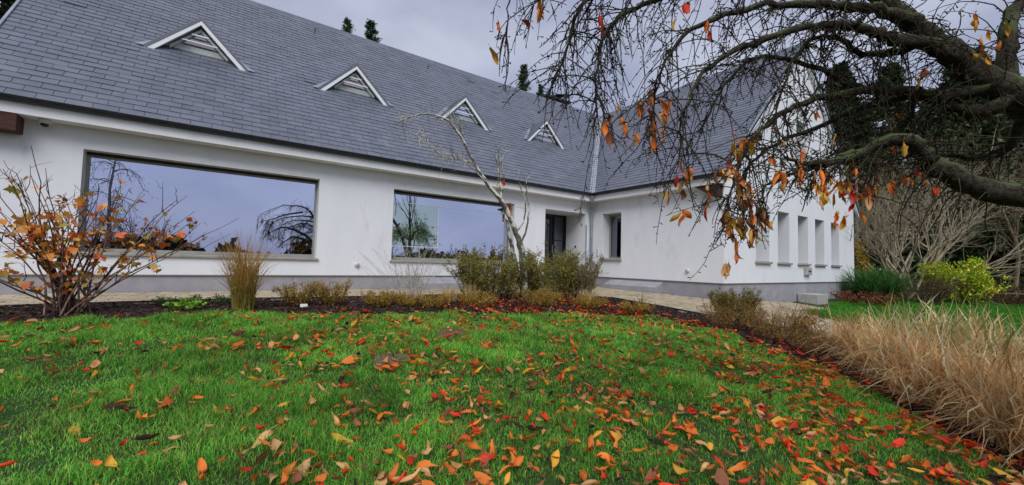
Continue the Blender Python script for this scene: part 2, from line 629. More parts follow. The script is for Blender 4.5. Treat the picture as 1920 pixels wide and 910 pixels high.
bed = sheet('planting_bed', BED, .06, .022, M['mulch_soil'], .05, kind='structure', label='dark bark mulch bed curving between lawn and paving')
paving = sheet('terrace', PAVED, .08, .008, M['joint'], kind='structure', label='tan block paving along the foot of the house')

# pavers: real blocks with open joints, the 300 largest in view as parts, the rest joined
PW, PL, PG = .205, .138, .009
pav = []
for r_i, y in enumerate(np.arange(-.6, 9.6, PL)):
    for x in np.arange(-5.0 + (r_i % 2) * PW / 2, 13.4, PW):
        pav.append((x, y))
pav = np.array(pav)
cx, cy = pav[:, 0] + PW / 2, pav[:, 1] + PL / 2
keep = in_poly(cx, cy, PAVED) & (cy < 9.55) & ~((cx > 9.95) & (cy > 5.1))
pav, cx, cy = pav[keep], cx[keep], cy[keep]
px_, py_, pz_ = project(np.stack([cx, cy, ground(cx, cy)], -1))
area = np.where((px_ > 0) & (px_ < 1340) & (py_ < 910), 1 / pz_ ** 3, 0)
area[(px_ > 860) & (px_ < 1120)] = 0
order = np.argsort(-area)
top = set(order[:290].tolist())


def paver_box(x, y, seed):
    r = np.random.default_rng(seed)
    x0, x1, y0, y1 = x + PG / 2, x + PW - PG / 2, y + PG / 2, y + PL - PG / 2
    dz = .026 + r.normal() * .0028
    c = .008
    B = [(x0, y0), (x1, y0), (x1, y1), (x0, y1)]
    T = [(x0 + c, y0 + c), (x1 - c, y0 + c), (x1 - c, y1 - c), (x0 + c, y1 - c)]
    V = [(a, b, gz(a, b) + dz - .02) for a, b in B] + [(a, b, gz(a, b) + dz - c * .6) for a, b in B] + [(a, b, gz(a, b) + dz) for a, b in T]
    F = [(0, 1, 5, 4), (1, 2, 6, 5), (2, 3, 7, 6), (3, 0, 4, 7), (4, 5, 9, 8), (5, 6, 10, 9), (6, 7, 11, 10), (7, 4, 8, 11), (8, 9, 10, 11)]
    return V, F


RV, RF, nb = [], [], 0
for i, (x, y) in enumerate(pav):
    V, F = paver_box(x, y, i)
    if i in top:
        npmesh('paver', V, F, M['paver'], paving)
    else:
        RV += V
        RF += [tuple(a + nb for a in f) for f in F]
        nb += len(V)
npmesh('paver_field', RV, RF, M['paver'], paving, kind='stuff')
mb = MB()
pts = BED_BACK[4:]
for (xa, ya), (xb, yb) in zip(pts[:-1], pts[1:]):      # dark edging between the bed and the paving
    d = unit(np.array([xb - xa, yb - ya]))
    n_ = np.array([d[1], -d[0]]) * .03
    q4 = [(xa, ya), (xb, yb), (xb + n_[0], yb + n_[1]), (xa + n_[0], ya + n_[1])]
    mb.prism([(a, b, gz(a, b) + .0) for a, b in q4], (0, 0, .05))
mb.build('edging_strip', M['deck'], paving)

# bark chips
n = 34000
bx = rng.uniform(-5, 8, n * 3)
by = rng.uniform(-.6, 8.1, n * 3)
k = in_poly(bx, by, BED)
bx, by = bx[k][:n], by[k][:n]
n = len(bx)
L_ = rng.uniform(.008, .028, n)
W_ = L_ * rng.uniform(.25, .6, n)
a = rng.uniform(0, np.pi, n)
ux = np.stack([np.cos(a), np.sin(a), rng.normal(0, .25, n)], -1)
uy = np.stack([-np.sin(a), np.cos(a), rng.normal(0, .25, n)], -1)
c0 = np.stack([bx, by, ground(bx, by) + .022 + rng.uniform(.01, .035, n)], -1)
V = np.stack([c0 - ux * L_[:, None] - uy * W_[:, None], c0 + ux * L_[:, None] - uy * W_[:, None] * .6,
              c0 + ux * L_[:, None] + uy * W_[:, None], c0 - ux * L_[:, None] + uy * W_[:, None] * .6], 1)
cols = palette(['#2c201d', '#3c2c27', '#4a352e', '#553f36', '#6b5245', '#241a18'], n)
npmesh('bark_mulch', V.reshape(-1, 3), np.arange(n * 4).reshape(n, 4), M['chip'], None, np.repeat(cols, 4, 0), kind='stuff',
       label='brown bark chips covering the planting bed')

# ------------------------------------------------------------------ house
XL, XC, YW, YG, XR = -3.02, 10.056, 9.6, 5.184, 19.68
EX, EY, EZ = 9.756, 9.3, 2.95                  # eaves lines of the wing and of the main roof
RX, RY, RZ = 14.868, 13.70, 7.94               # ridge lines
YV, XV = 5.08, -3.21                           # verges
SM = (RZ - EZ) / (RY - EY)
SW = (RZ - EZ) / (RX - EX)
PT = .335                                      # top of the plinth
house = empty('house', (3.5, 9.6, 0), 'white rendered L-shaped house with grey slate roof and four triangular dormers', 'house')


def wall(name, O, U, Nin, u0, u1, z0, z1, holes, depth, mat):
    """A rendered wall plane with rectangular openings and reveals of real depth. U: along, Nin: into the house."""
    O, U, Nin = (np.array(v, float) for v in (O, U, Nin))
    us = sorted({u0, u1, *[h[0] for h in holes], *[h[1] for h in holes]})
    zs = sorted({z0, z1, *[min(max(h[2], z0), z1) for h in holes], *[h[3] for h in holes]})
    P = lambda u, z, d=0: O + U * u + Nin * d + np.array([0, 0, z])
    mb = MB()
    for a, b in zip(us[:-1], us[1:]):
        for c, d in zip(zs[:-1], zs[1:]):
            um, zm = (a + b) / 2, (c + d) / 2
            if any(h[0] < um < h[1] and h[2] < zm < h[3] for h in holes): continue
            mb.poly([P(a, c), P(b, c), P(b, d), P(a, d)])
    for h in holes:
        a, b, c, d = h[:4]
        dd = h[4] if len(h) > 4 else depth
        c = max(c, z0)
        mb.poly([P(a, c), P(a, d), P(a, d, dd), P(a, c, dd)])
        mb.poly([P(b, c), P(b, c, dd), P(b, d, dd), P(b, d)])
        mb.poly([P(a, d), P(b, d), P(b, d, dd), P(a, d, dd)])
        if h[2] > z0: mb.poly([P(a, c), P(a, c, dd), P(b, c, dd), P(b, c)])
    me = bpy.data.meshes.new(name)
    me.from_pydata(mb.v, [], mb.f)
    return link(name, me, mat, house)


W1 = (-1.90, 1.70, .70, 2.407)
W2 = (3.335, 6.89, .70, 2.407)
DR = (8.06, 9.79, -.2, 2.385)
GWX = [(11.73, 12.53), (13.08, 13.87), (14.50, 15.28), (15.87, 16.66), (17.31, 18.09)]
wall('main_wall', (0, YW, 0), (1, 0, 0), (0, 1, 0), XL, XC, PT, 2.98, [(*W1, .34), (*W2, .34), (*DR[:2], PT - 1, DR[3], .94)], .34, M['stucco'])
wall('wing_side_wall', (XC, 0, 0), (0, 1, 0), (1, 0, 0), YG, YW, PT, 3.05, [(8.345, 9.11, .92, 2.36, .42)], .42, M['stucco'])
wall('gable_wall', (0, YG, 0), (1, 0, 0), (0, 1, 0), XC, XR, PT, 3.05, [(a, b, .915, 2.40, .45) for a, b in GWX], .45, M['stucco'])
# upper gable with one tall window
rake = lambda X: EZ + SW * min(X - EX, 2 * RX - EX - X) - .10
mb = MB()
U0, U1, UZ0, UZ1 = 14.45, 15.25, 3.30, 5.40
P2 = lambda X, z, d=0: (X, YG + d, z)
mb.poly([P2(XC, 3.05), P2(U0, 3.05), P2(U0, rake(U0)), P2(XC, rake(XC))])
mb.poly([P2(U1, 3.05), P2(XR, 3.05), P2(XR, rake(XR)), P2(U1, rake(U1))])
mb.poly([P2(U0, 3.05), P2(U1, 3.05), P2(U1, UZ0), P2(U0, UZ0)])
mb.poly([P2(U0, UZ1), P2(U1, UZ1), P2(U1, rake(U1)), P2(RX, rake(RX)), P2(U0, rake(U0))])
for pq in ([(U0, UZ0), (U0, UZ1)], [(U0, UZ1), (U1, UZ1)], [(U1, UZ1), (U1, UZ0)], [(U1, UZ0), (U0, UZ0)]):
    (a, b), (c, d) = pq
    mb.poly([P2(a, b), P2(c, d), P2(c, d, .4), P2(a, b, .4)])
me = bpy.data.meshes.new('gable_top')
me.from_pydata(mb.v, [], mb.f)
link('gable_top', me, M['stucco'], house)
# the walls out of view that close the house, and dim rooms behind the glass
mb = MB()
mb.box(XL, XL + .3, YW + .01, 18.0, -.3, 2.9)
mb.box(XL, XR, 18.0, 18.2, -.3, 3.1)
mb.box(XR - .3, XR, YG + .01, 18.0, -.6, 3.0)
mb.poly([(XL + .01, EY + .4, 2.9), (XL + .01, RY, RZ - .2), (XL + .01, 2 * RY - EY - .4, 2.9)])
mb.build('rear_wall', M['stucco'], house)
mb = MB()
mb.box(XL + .3, XC + .2, 14.2, 14.4, -.1, 3.0)
mb.box(7.35, 7.5, YW + .4, 14.2, -.1, 3.0)
mb.box(10.9, 11.0, YG + .5, 14.2, -.1, 3.0)
mb.build('inner_wall', M['room'], house)
MB().box(XL + .3, XR - .3, YW + .36, 17.9, -.05, .10).build('room_floor', M['room'], house)
MB().box(XL + .3, XR - .3, YW + .36, 17.9, 2.62, 2.70).build('room_ceiling', M['room'], house)
MB().box(11.0, XR - .3, YG + .47, YW + .3, -.4, .10).build('room_floor', M['room'], house)
MB().box(10.5, XR - .3, YG + .47, YW + .3, 2.62, 2.70).build('room_ceiling', M['room'], house)

# plinth, set back 25 mm under the render
mb = MB()
mb.box(XL + .02, DR[0], YW + .025, YW + .3, -.25, PT)
mb.box(DR[1], XC + .025, YW + .025, YW + .3, -.25, PT)
mb.build('plinth', M['plinth'], house)
MB().box(XC + .025, XC + .3, YG + .026, YW + .02, -.4, PT).build('plinth', M['plinth'], house)
MB().box(XC + .302, XR - .02, YG + .025, YG + .3, -.7, PT).build('plinth', M['plinth'], house)
mb = MB()
mb.box(XL - .005, XC + .02, YW - .006, YW + .03, PT - .012, PT + .004)
mb.box(XC - .006, XC + .03, YG - .006, YW - .008, PT - .012, PT + .004)
mb.box(XC + .032, XR, YG - .006, YG + .03, PT - .012, PT + .004)
mb.build('drip_edge', M['grey_frame'], house)


# ---- windows
def frame_bars(mb, a, b, c, d, t, plane, w0, w1):
    """Four butted bars of a rectangular frame; plane 'x': a..b along X at depth Y w0..w1; 'y': along Y at depth X."""
    for (p, q, r, s) in ((a, b, c, c + t), (a, b, d - t, d), (a, a + t, c + t, d - t), (b - t, b, c + t, d - t)):
        if plane == 'x': mb.box(p, q, w0, w1, r, s)
        else: mb.box(w0, w1, p, q, r, s)


def front_window(a, b, c, d, yg, label, sill_w=.04, glass='glass', top_box=.05, sill_z=.045, proud=.045, y0=YW, wing=False):
    t = .032
    e = empty('window', ((a + b) / 2, yg, c), label)
    parent_to(e, house)
    mb = MB()
    frame_bars(mb, a + .002, b - .002, c + .002, d - top_box, t, 'x', yg - .03, yg + .04)
    mb.build('frame', M['grey_frame'], e)
    MB().box(a + .004, b - .004, yg - .045, yg - .032, c + .014, c + .075).build('bottom_rail', M['sill'], e)
    if top_box:
        MB().box(a + .002, b - .002, yg - .06, yg + .04, d - top_box + .001, d - .002).build('screen_box', M['dark_frame'], e)
    MB().box(a + .002 + t, b - .002 - t, yg, yg + .012, c + .002 + t, d - top_box - t).build('pane', M[glass], e)
    MB().box(a - sill_w, b + sill_w, y0 - proud, y0 - .001, c - sill_z, c - .002).build('sill', M['sill'], e, bevel=.004)
    MB().box(a + .003, b - .003, y0 + .001, yg - .032, c - .02, c + .012).build('sill_board', M['sill'], e)
    return e


wa = front_window(*W1, YW + .26, 'wide picture window left of the grass clump')
wb = front_window(*W2, YW + .26, 'picture window behind the lichen covered tree')
# added tinted film and pale lines imitating greenish reflections in the second window
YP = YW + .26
MB().box(3.375, 4.62, YP - .010, YP - .002, 1.06, 2.12).build('green_reflection_film', M['glass_green_reflection'], wb)
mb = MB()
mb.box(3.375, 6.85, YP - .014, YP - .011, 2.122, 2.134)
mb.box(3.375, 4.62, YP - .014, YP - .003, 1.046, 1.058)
mb.build('pale_reflection_line', M['white_board'], wb)
MB().box(4.622, 4.632, YP - .014, YP - .003, 1.046, 2.12).build('upright_reflection_line', M['white_board'], wb)
for i, (a, b) in enumerate(GWX):
    front_window(a, b, .915, 2.40, YG + .38, None, sill_w=.06, glass='glass_dark', top_box=0, sill_z=.055, proud=.07, y0=YG)
e = front_window(U0, U1, UZ0, UZ1, YG + .34, 'tall narrow window high in the gable', glass='glass_dark', top_box=0, y0=YG)
# wing side window
e = empty('window', (XC, 8.73, .92), 'small grey framed window right of the downpipe')
parent_to(e, house)
mb = MB()
frame_bars(mb, 8.347, 9.108, .922, 2.358, .06, 'y', XC + .33, XC + .40)
mb.build('frame', M['grey_frame'], e, bevel=.004)
MB().box(XC + .36, XC + .372, 8.407, 9.048, .982, 2.298).build('pane', M['glass_dark'], e)
MB().box(XC - .06, XC - .001, 8.30, 9.155, .86, .918).build('sill', M['sill'], e, bevel=.004)
MB().box(XC + .001, XC + .328, 8.348, 9.107, .90, .932).build('sill_board', M['sill'], e)
mb = MB()
for i in range(9):
    y = 8.42 + i * .068
    mb.poly([(XC + .47, y, 1.0), (XC + .47 + (.03 if i % 2 else 0), y + .034, 1.0), (XC + .47 + (.03 if i % 2 else 0), y + .034, 2.29), (XC + .47, y, 2.29)])
mb.build('curtain', M['plastic'], e)

# ---- front door in its deep porch
YD = YW + .94
e = empty('front_door', (8.6, YD, .1), 'black front door with iron grille in a deep recess')
parent_to(e, house)
x0, x1 = DR[0] + .003, DR[1] - .003
mb = MB()
frame_bars(mb, x0, x1, .105, 2.382, .06, 'x', YD - .02, YD + .07)
mb.box(9.20, 9.26, YD - .02, YD + .07, .166, 2.321)
mb.build('frame', M['door'], e)
mb = MB()
mb.box(8.125, 9.198, YD + .012, YD + .05, .17, .85)
mb.box(8.125, 8.24, YD + .012, YD + .05, .852, 2.318)
mb.box(9.08, 9.198, YD + .012, YD + .05, .852, 2.318)
mb.box(8.242, 9.078, YD + .012, YD + .05, 2.20, 2.318)
mb.build('leaf', M['door'], e)
MB().box(8.242, 9.078, YD + .034, YD + .042, .852, 2.198).build('pane', M['glass_dark'], e)
MB().box(9.262, 9.722, YD + .034, YD + .042, .168, 2.318).build('side_pane', M['glass_dark'], e)
for i in range(6):
    x = 8.31 + i * .14
    top_z = 2.02 + .14 * math.sin(math.pi * (i + .5) / 6)
    tb = TB()
    tb.tube([(x, YD, .86), (x, YD, top_z)], .011, 6)
    tb.build('grille_bar', M['iron'], e)
tb = TB()
tb.tube([(8.25 + .82 * t, YD - .004, 2.0 + .19 * math.sin(math.pi * t)) for t in np.linspace(0, 1, 17)], .012, 6)
tb.build('grille_arch', M['iron'], e)
MB().box(8.245, 9.075, YD - .012, YD + .01, .98, 1.01).build('grille_rail', M['iron'], e)
tb = TB()
tb.tube([(9.15, YD - .04, 1.05), (9.15, YD - .04, 1.35)], .014, 8)
tb.build('door_handle', M['pipe'], e)
for i in range(2):
    MB().box(9.262, 9.722, YD + .01, YD + .03, .75 + i * .75, .78 + i * .75).build('glazing_bar', M['door'], e)
MB().box(DR[0] - .3, DR[1] + .0, YW + .03, YD + .1, -.1, .10).build('doorstep', M['sill'], e)
MB().box(9.765, 9.789, 10.02, 10.07, 1.28, 1.34).build('doorbell', M['black'], e)


# ---- roof
def slab(name, pts, mat, t=.12):
    mb = MB().prism(pts, (0, 0, -t))
    return mb.build(name, mat, house)


main_roof = slab('main_roof', [(XV, EY + .035, EZ + .035 * SM - .004), (EX + .04, EY + .035, EZ + .035 * SM - .004), (RX, RY, RZ), (XV, RY, RZ)], M['deck'])
wing_roof = slab('wing_roof', [(EX + .035, YV, EZ + .035 * SW - .004), (EX + .035, EY + .03, EZ + .035 * SW - .004), (RX, RY, RZ), (RX, YV, RZ)], M['deck'])
slab('rear_roof', [(XV, RY, RZ - .001), (RX, RY, RZ - .001), (RX, 2 * RY - EY, EZ), (XV, 2 * RY - EY, EZ)], M['slate'])
slab('rear_roof', [(RX, YV, RZ - .001), (2 * RX - EX, YV, EZ), (2 * RX - EX, 18.1, EZ), (RX, 18.1, RZ - .001)], M['slate'])


def clip_poly(poly, a, b, c):
    """Keep the part of a 2D polygon where a*u + b*v <= c."""
    out = []
    for i in range(len(poly)):
        p, q2 = poly[i], poly[(i + 1) % len(poly)]
        dp, dq = a * p[0] + b * p[1] - c, a * q2[0] + b * q2[1] - c
        if dp <= 0: out.append(p)
        if dp * dq < 0:
            t = dp / (dp - dq)
            out.append((p[0] + (q2[0] - p[0]) * t, p[1] + (q2[1] - p[1]) * t))
    return out


SLW, SLE, SLT = .315, .1565, .014


def slates(parent, O, U, Vd, halfs, u0, u1, v1, n_parts, seed, w=SLW, e_=SLE):
    """Courses of slates on the plane O + u*U + v*Vd, clipped by half planes; the n_parts largest in view are objects."""
    O, U, Vd = (np.array(v, float) for v in (O, U, Vd))
    U, Vd = unit(U), unit(Vd)
    Nn = np.cross(U, Vd)
    if Nn[2] < 0: Nn = -Nn
    r = np.random.default_rng(seed)
    items = []
    for row in range(int(v1 / e_) + 1):
        for ci in range(-1, int((u1 - u0) / w) + 2):
            ua = u0 + ci * w + (row % 2) * w / 2
            va = row * e_
            g = .0035
            rect = [(ua + g, va), (ua + w - g, va), (ua + w - g, va + e_ + .03), (ua + g, va + e_ + .03)]
            full = True
            for h in halfs:
                k = len(rect)
                before = rect
                rect = clip_poly(rect, *h)
                full &= rect == before
                if len(rect) < 3: break
            if len(rect) >= 3: items.append((rect, full, row, va, ua))
    zs = []
    for rect, full, row, va, ua in items:
        P = O + U * (ua + w / 2) + Vd * va
        x, y, z = project(P)
        zs.append(-z if full and n_parts and 15 < x < 1905 and 10 < y < 900 and row > 0 else -1e9)
    pick = set(np.argsort(zs)[::-1][:n_parts].tolist()) if n_parts else set()
    V, F4, base = [], [], 0
    BV, BF = [], []
    for k, (rect, full, row, va, ua) in enumerate(items):
        lift = r.normal() * .0016 + (.014 if r.random() < .004 else 0)
        skew = r.normal() * .0022
        h = lambda p: .029 + lift * (1 - (p[1] - va) / e_) + skew * (p[0] - ua - w / 2) / w - .062 * (p[1] - va)
        topv = [O + U * p[0] + Vd * (p[1] + (skew * .8 if p[1] <= va else 0)) + Nn * h(p) for p in rect]
        botv = [t - Nn * SLT for t in topv]
        n = len(rect)
        fs = [tuple(range(n))] + [(i, n + i, n + (i + 1) % n, (i + 1) % n) for i in range(n)]
        if k in pick:
            me = bpy.data.meshes.new('slate')
            me.from_pydata([tuple(p) for p in topv + botv], [], fs)
            link('slate', me, M['slate'], parent)
        else:
            BV += [tuple(p) for p in topv + botv]
            BF += [tuple(base + a for a in f) for f in fs]
            base += 2 * n
    me = bpy.data.meshes.new('slate_field')
    me.from_pydata(BV, [], BF)
    link('slate_field', me, M['slate'], parent, kind='stuff')


LM = math.hypot(RY - EY, RZ - EZ)
LW = math.hypot(RX - EX, RZ - EZ)
# valley: u (along X) <= EX + v * (RX-EX)/LM on the main roof
kv = (RX - EX) / LM
slates(main_roof, (0, EY - .03, EZ - .03 * SM), (1, 0, 0), (0, RY - EY, RZ - EZ),
       [(1, -kv, EX - .07), (-1, 0, -XV), (0, 1, LM - .02)], XV, RX, LM, 290, 1)
kw2 = (RY - EY) / LW
slates(wing_roof, (EX - .03, 0, EZ - .03 * SW), (0, 1, 0), (RX - EX, 0, RZ - EZ),
       [(1, -kw2, EY - .07), (-1, 0, -YV), (0, 1, LW - .02)], YV, RY, LW, 0, 2)
# lead valley
dv = unit(np.array([RX - EX, RY - EY, RZ - EZ]))
a0, a1 = np.array([EX, EY, EZ]), np.array([RX, RY, RZ])
mb = MB()
ml, wl = np.array([-.115, 0, 0]), np.array([0, -.115, 0])
for off in (ml, wl):
    up = np.array([0, 0, .042])
    mb.poly([a0 + up * .6, a1 + up * .6, a1 + off + up, a0 + off + up])
mb.build('valley_flashing', M['lead'], main_roof)


def ridge_run(p0, p1, perp, parent, step=.42):
    p0, p1, perp = (np.array(v, float) for v in (p0, p1, perp))
    Lr = np.linalg.norm(p1 - p0)
    d = (p1 - p0) / Lr
    nseg = int(Lr / step)
    for i in range(nseg):
        a = p0 + d * (Lr * i / nseg + .004)
        b = p0 + d * (Lr * (i + 1) / nseg)
        mb = MB()
        sect = [(-.12, -.115), (-.035, .028), (.035, .028), (.12, -.115), (.10, -.125), (.03, .008), (-.03, .008), (-.10, -.125)]
        mb.prism([a + perp * s + np.array([0, 0, t + .012]) for s, t in sect], b - a)
        mb.build('ridge_tile', M['slate'], parent)


ridge_run((XV, RY, RZ), (RX, RY, RZ), (0, 1, 0), main_roof)
ridge_run((RX, RY - .15, RZ), (RX, YV, RZ), (1, 0, 0), wing_roof)
# roof hooks
for hx, hv in ((2.0, 5.9), (5.6, 5.9), (9.0, 5.9), (-1.9, 5.9)):
    b = np.array([hx, EY, EZ]) + unit(np.array([0, RY - EY, RZ - EZ])) * hv
    tb = TB()
    tb.tube([b + (0, .03, .02), b + (0, -.06, .06), b + (0, -.10, .05), b + (0, -.11, .12)], .012, 5)
    tb.build('roof_hook', M['iron'], main_roof)

# verge boards
vv = lambda X, dz: (X, 0, EZ + SW * min(X - EX, 2 * RX - EX - X) + dz)
for xa, xb in ((EX + .02, RX), (RX, 2 * RX - EX - .02)):
    A, B = np.array(vv(xa, 0)), np.array(vv(xb, 0))
    mb = MB()
    y = np.array([0, YV + .002, 0])
    mb.prism([A + y + (0, 0, -.01), B + y + (0, 0, -.01), B + y + (0, 0, -.19), A + y + (0, 0, -.19)], (0, YG - YV - .006, 0))
    mb.build('verge_board', M['white_board'], wing_roof)
    mb = MB()
    mb.prism([A + y + (0, -.03, .055), B + y + (0, -.03, .055), B + y + (0, -.03, -.012), A + y + (0, -.03, -.012)], (0, .03 - .004, 0))
    mb.build('verge_trim', M['zinc'], wing_roof)
mb = MB()
mb.prism([(XV - .03, EY - .03, EZ - .02), (XV - .03, RY, RZ + .03), (XV - .03, RY, RZ + .075), (XV - .03, EY - .03, EZ + .045)], (.035, 0, 0))
mb.build('verge_trim', M['zinc'], main_roof)
mb = MB()
mb.prism([(XV + .006, EY, EZ - .03), (XV + .006, RY, RZ - .02), (XV + .006, RY, RZ - .22), (XV + .006, EY, EZ - .22)], (.15, 0, 0))
mb.build('verge_board', M['white_board'], main_roof)

# fascia, soffit, gutter
MB().box(XV + .16, EX + .03, EY + .0, EY + .03, 2.762, 2.93).build('fascia', M['white_board'], house)
MB().box(EX + .0, EX + .03, YV + .02, EY - .002, 2.762, 2.93).build('fascia', M['white_board'], house)
MB().box(XV + .16, XC - .002, EY + .032, YW - .002, 2.765, 2.79).build('soffit', M['white_board'], house)
MB().box(EX + .032, XC - .002, YG - .08, EY + .03, 2.765, 2.79).build('soffit', M['white_board'], house)


def gutter(p0, p1, out):
    p0, p1, out = (np.array(v, float) for v in (p0, p1, out))
    mb = MB()
    a = np.linspace(math.pi, 2 * math.pi, 9)
    rad, th = .060, .005
    outer = [(math.cos(t) * rad, math.sin(t) * rad) for t in a]
    inner = [(math.cos(t) * (rad - th), math.sin(t) * (rad - th)) for t in a[::-1]]
    sect = outer + inner
    cen = p0 + out * .064
    mb.prism([cen + out * s + np.array([0, 0, t]) for s, t in sect], p1 - p0)
    o = mb.build('gutter', M['zinc_dark'], house)
    Lg = np.linalg.norm(p1 - p0)
    d = (p1 - p0) / Lg
    for i in range(int(Lg / .62) + 1):
        c = p0 + d * (.2 + i * .62) + out * .064
        mb = MB()
        rr = rad + .004
        sc_ = [(math.cos(t) * (rr + .004), math.sin(t) * (rr + .004)) for t in a] + [(math.cos(t) * rr, math.sin(t) * rr) for t in a[::-1]]
        mb.prism([c + out * s + np.array([0, 0, t]) for s, t in sc_], d * .03)
        mb.build('bracket', M['zinc_dark'], o)
    tb = TB()
    tb.tube([p0 + out * .124, p1 + out * .124], .008, 6)
    tb.build('rolled_edge', M['zinc_dark'], o)


gutter((XV, EY, 3.0), (EX - .068, EY, 3.0), (0, -1, 0))
gutter((EX, YV, 3.0), (EX, EY - .068, 3.0), (-1, 0, 0))
tb = TB()
tb.tube([(EX - .07, EY - .07, 2.93), (EX - .06, EY - .06, 2.86), (EX - .02, EY - .02, 2.72)], [.075, .07, .06], 12)
tb.tube([(EX - .02, EY - .02, 2.73), (9.88, 9.43, 2.55), (9.93, 9.47, 2.40), (9.94, 9.48, 2.25)], [.056, .054, .052, .052], 12)
dp = tb.build('downpipe', M['zinc'], house)
tb = TB()
tb.tube([(9.94, 9.48, 2.26), (9.94, 9.48, -.02)], .046, 12)
tb.build('lower_pipe', M['pipe'], dp)
for z in (1.95, .75):
    tb = TB()
    tb.tube([(9.94, 9.48, z), (9.94, 9.48, z + .04)], .054, 12)
    tb.build('pipe_clip', M['zinc'], dp)
tb = TB()
tb.tube([(9.80, 9.575, 2.02), (9.80, 9.575, -.02)], .019, 8)
tb.build('conduit', M['pipe'], house)

# timber brackets under the eaves ends
MB().prism([(-3.18, 9.30, 2.75), (-3.18, 9.30, 2.50), (-2.57, 9.30, 2.50), (-2.57, 9.30, 2.75)], (0, .295, 0)).build('timber_bracket', M['timber'], house)
MB().prism([(EX + .05, 5.80, 2.76), (EX + .05, 5.20, 2.76), (EX + .05, 5.20, 2.47), (EX + .05, 5.34, 2.47)], (.24, 0, 0)).build('timber_bracket', M['timber'], house)

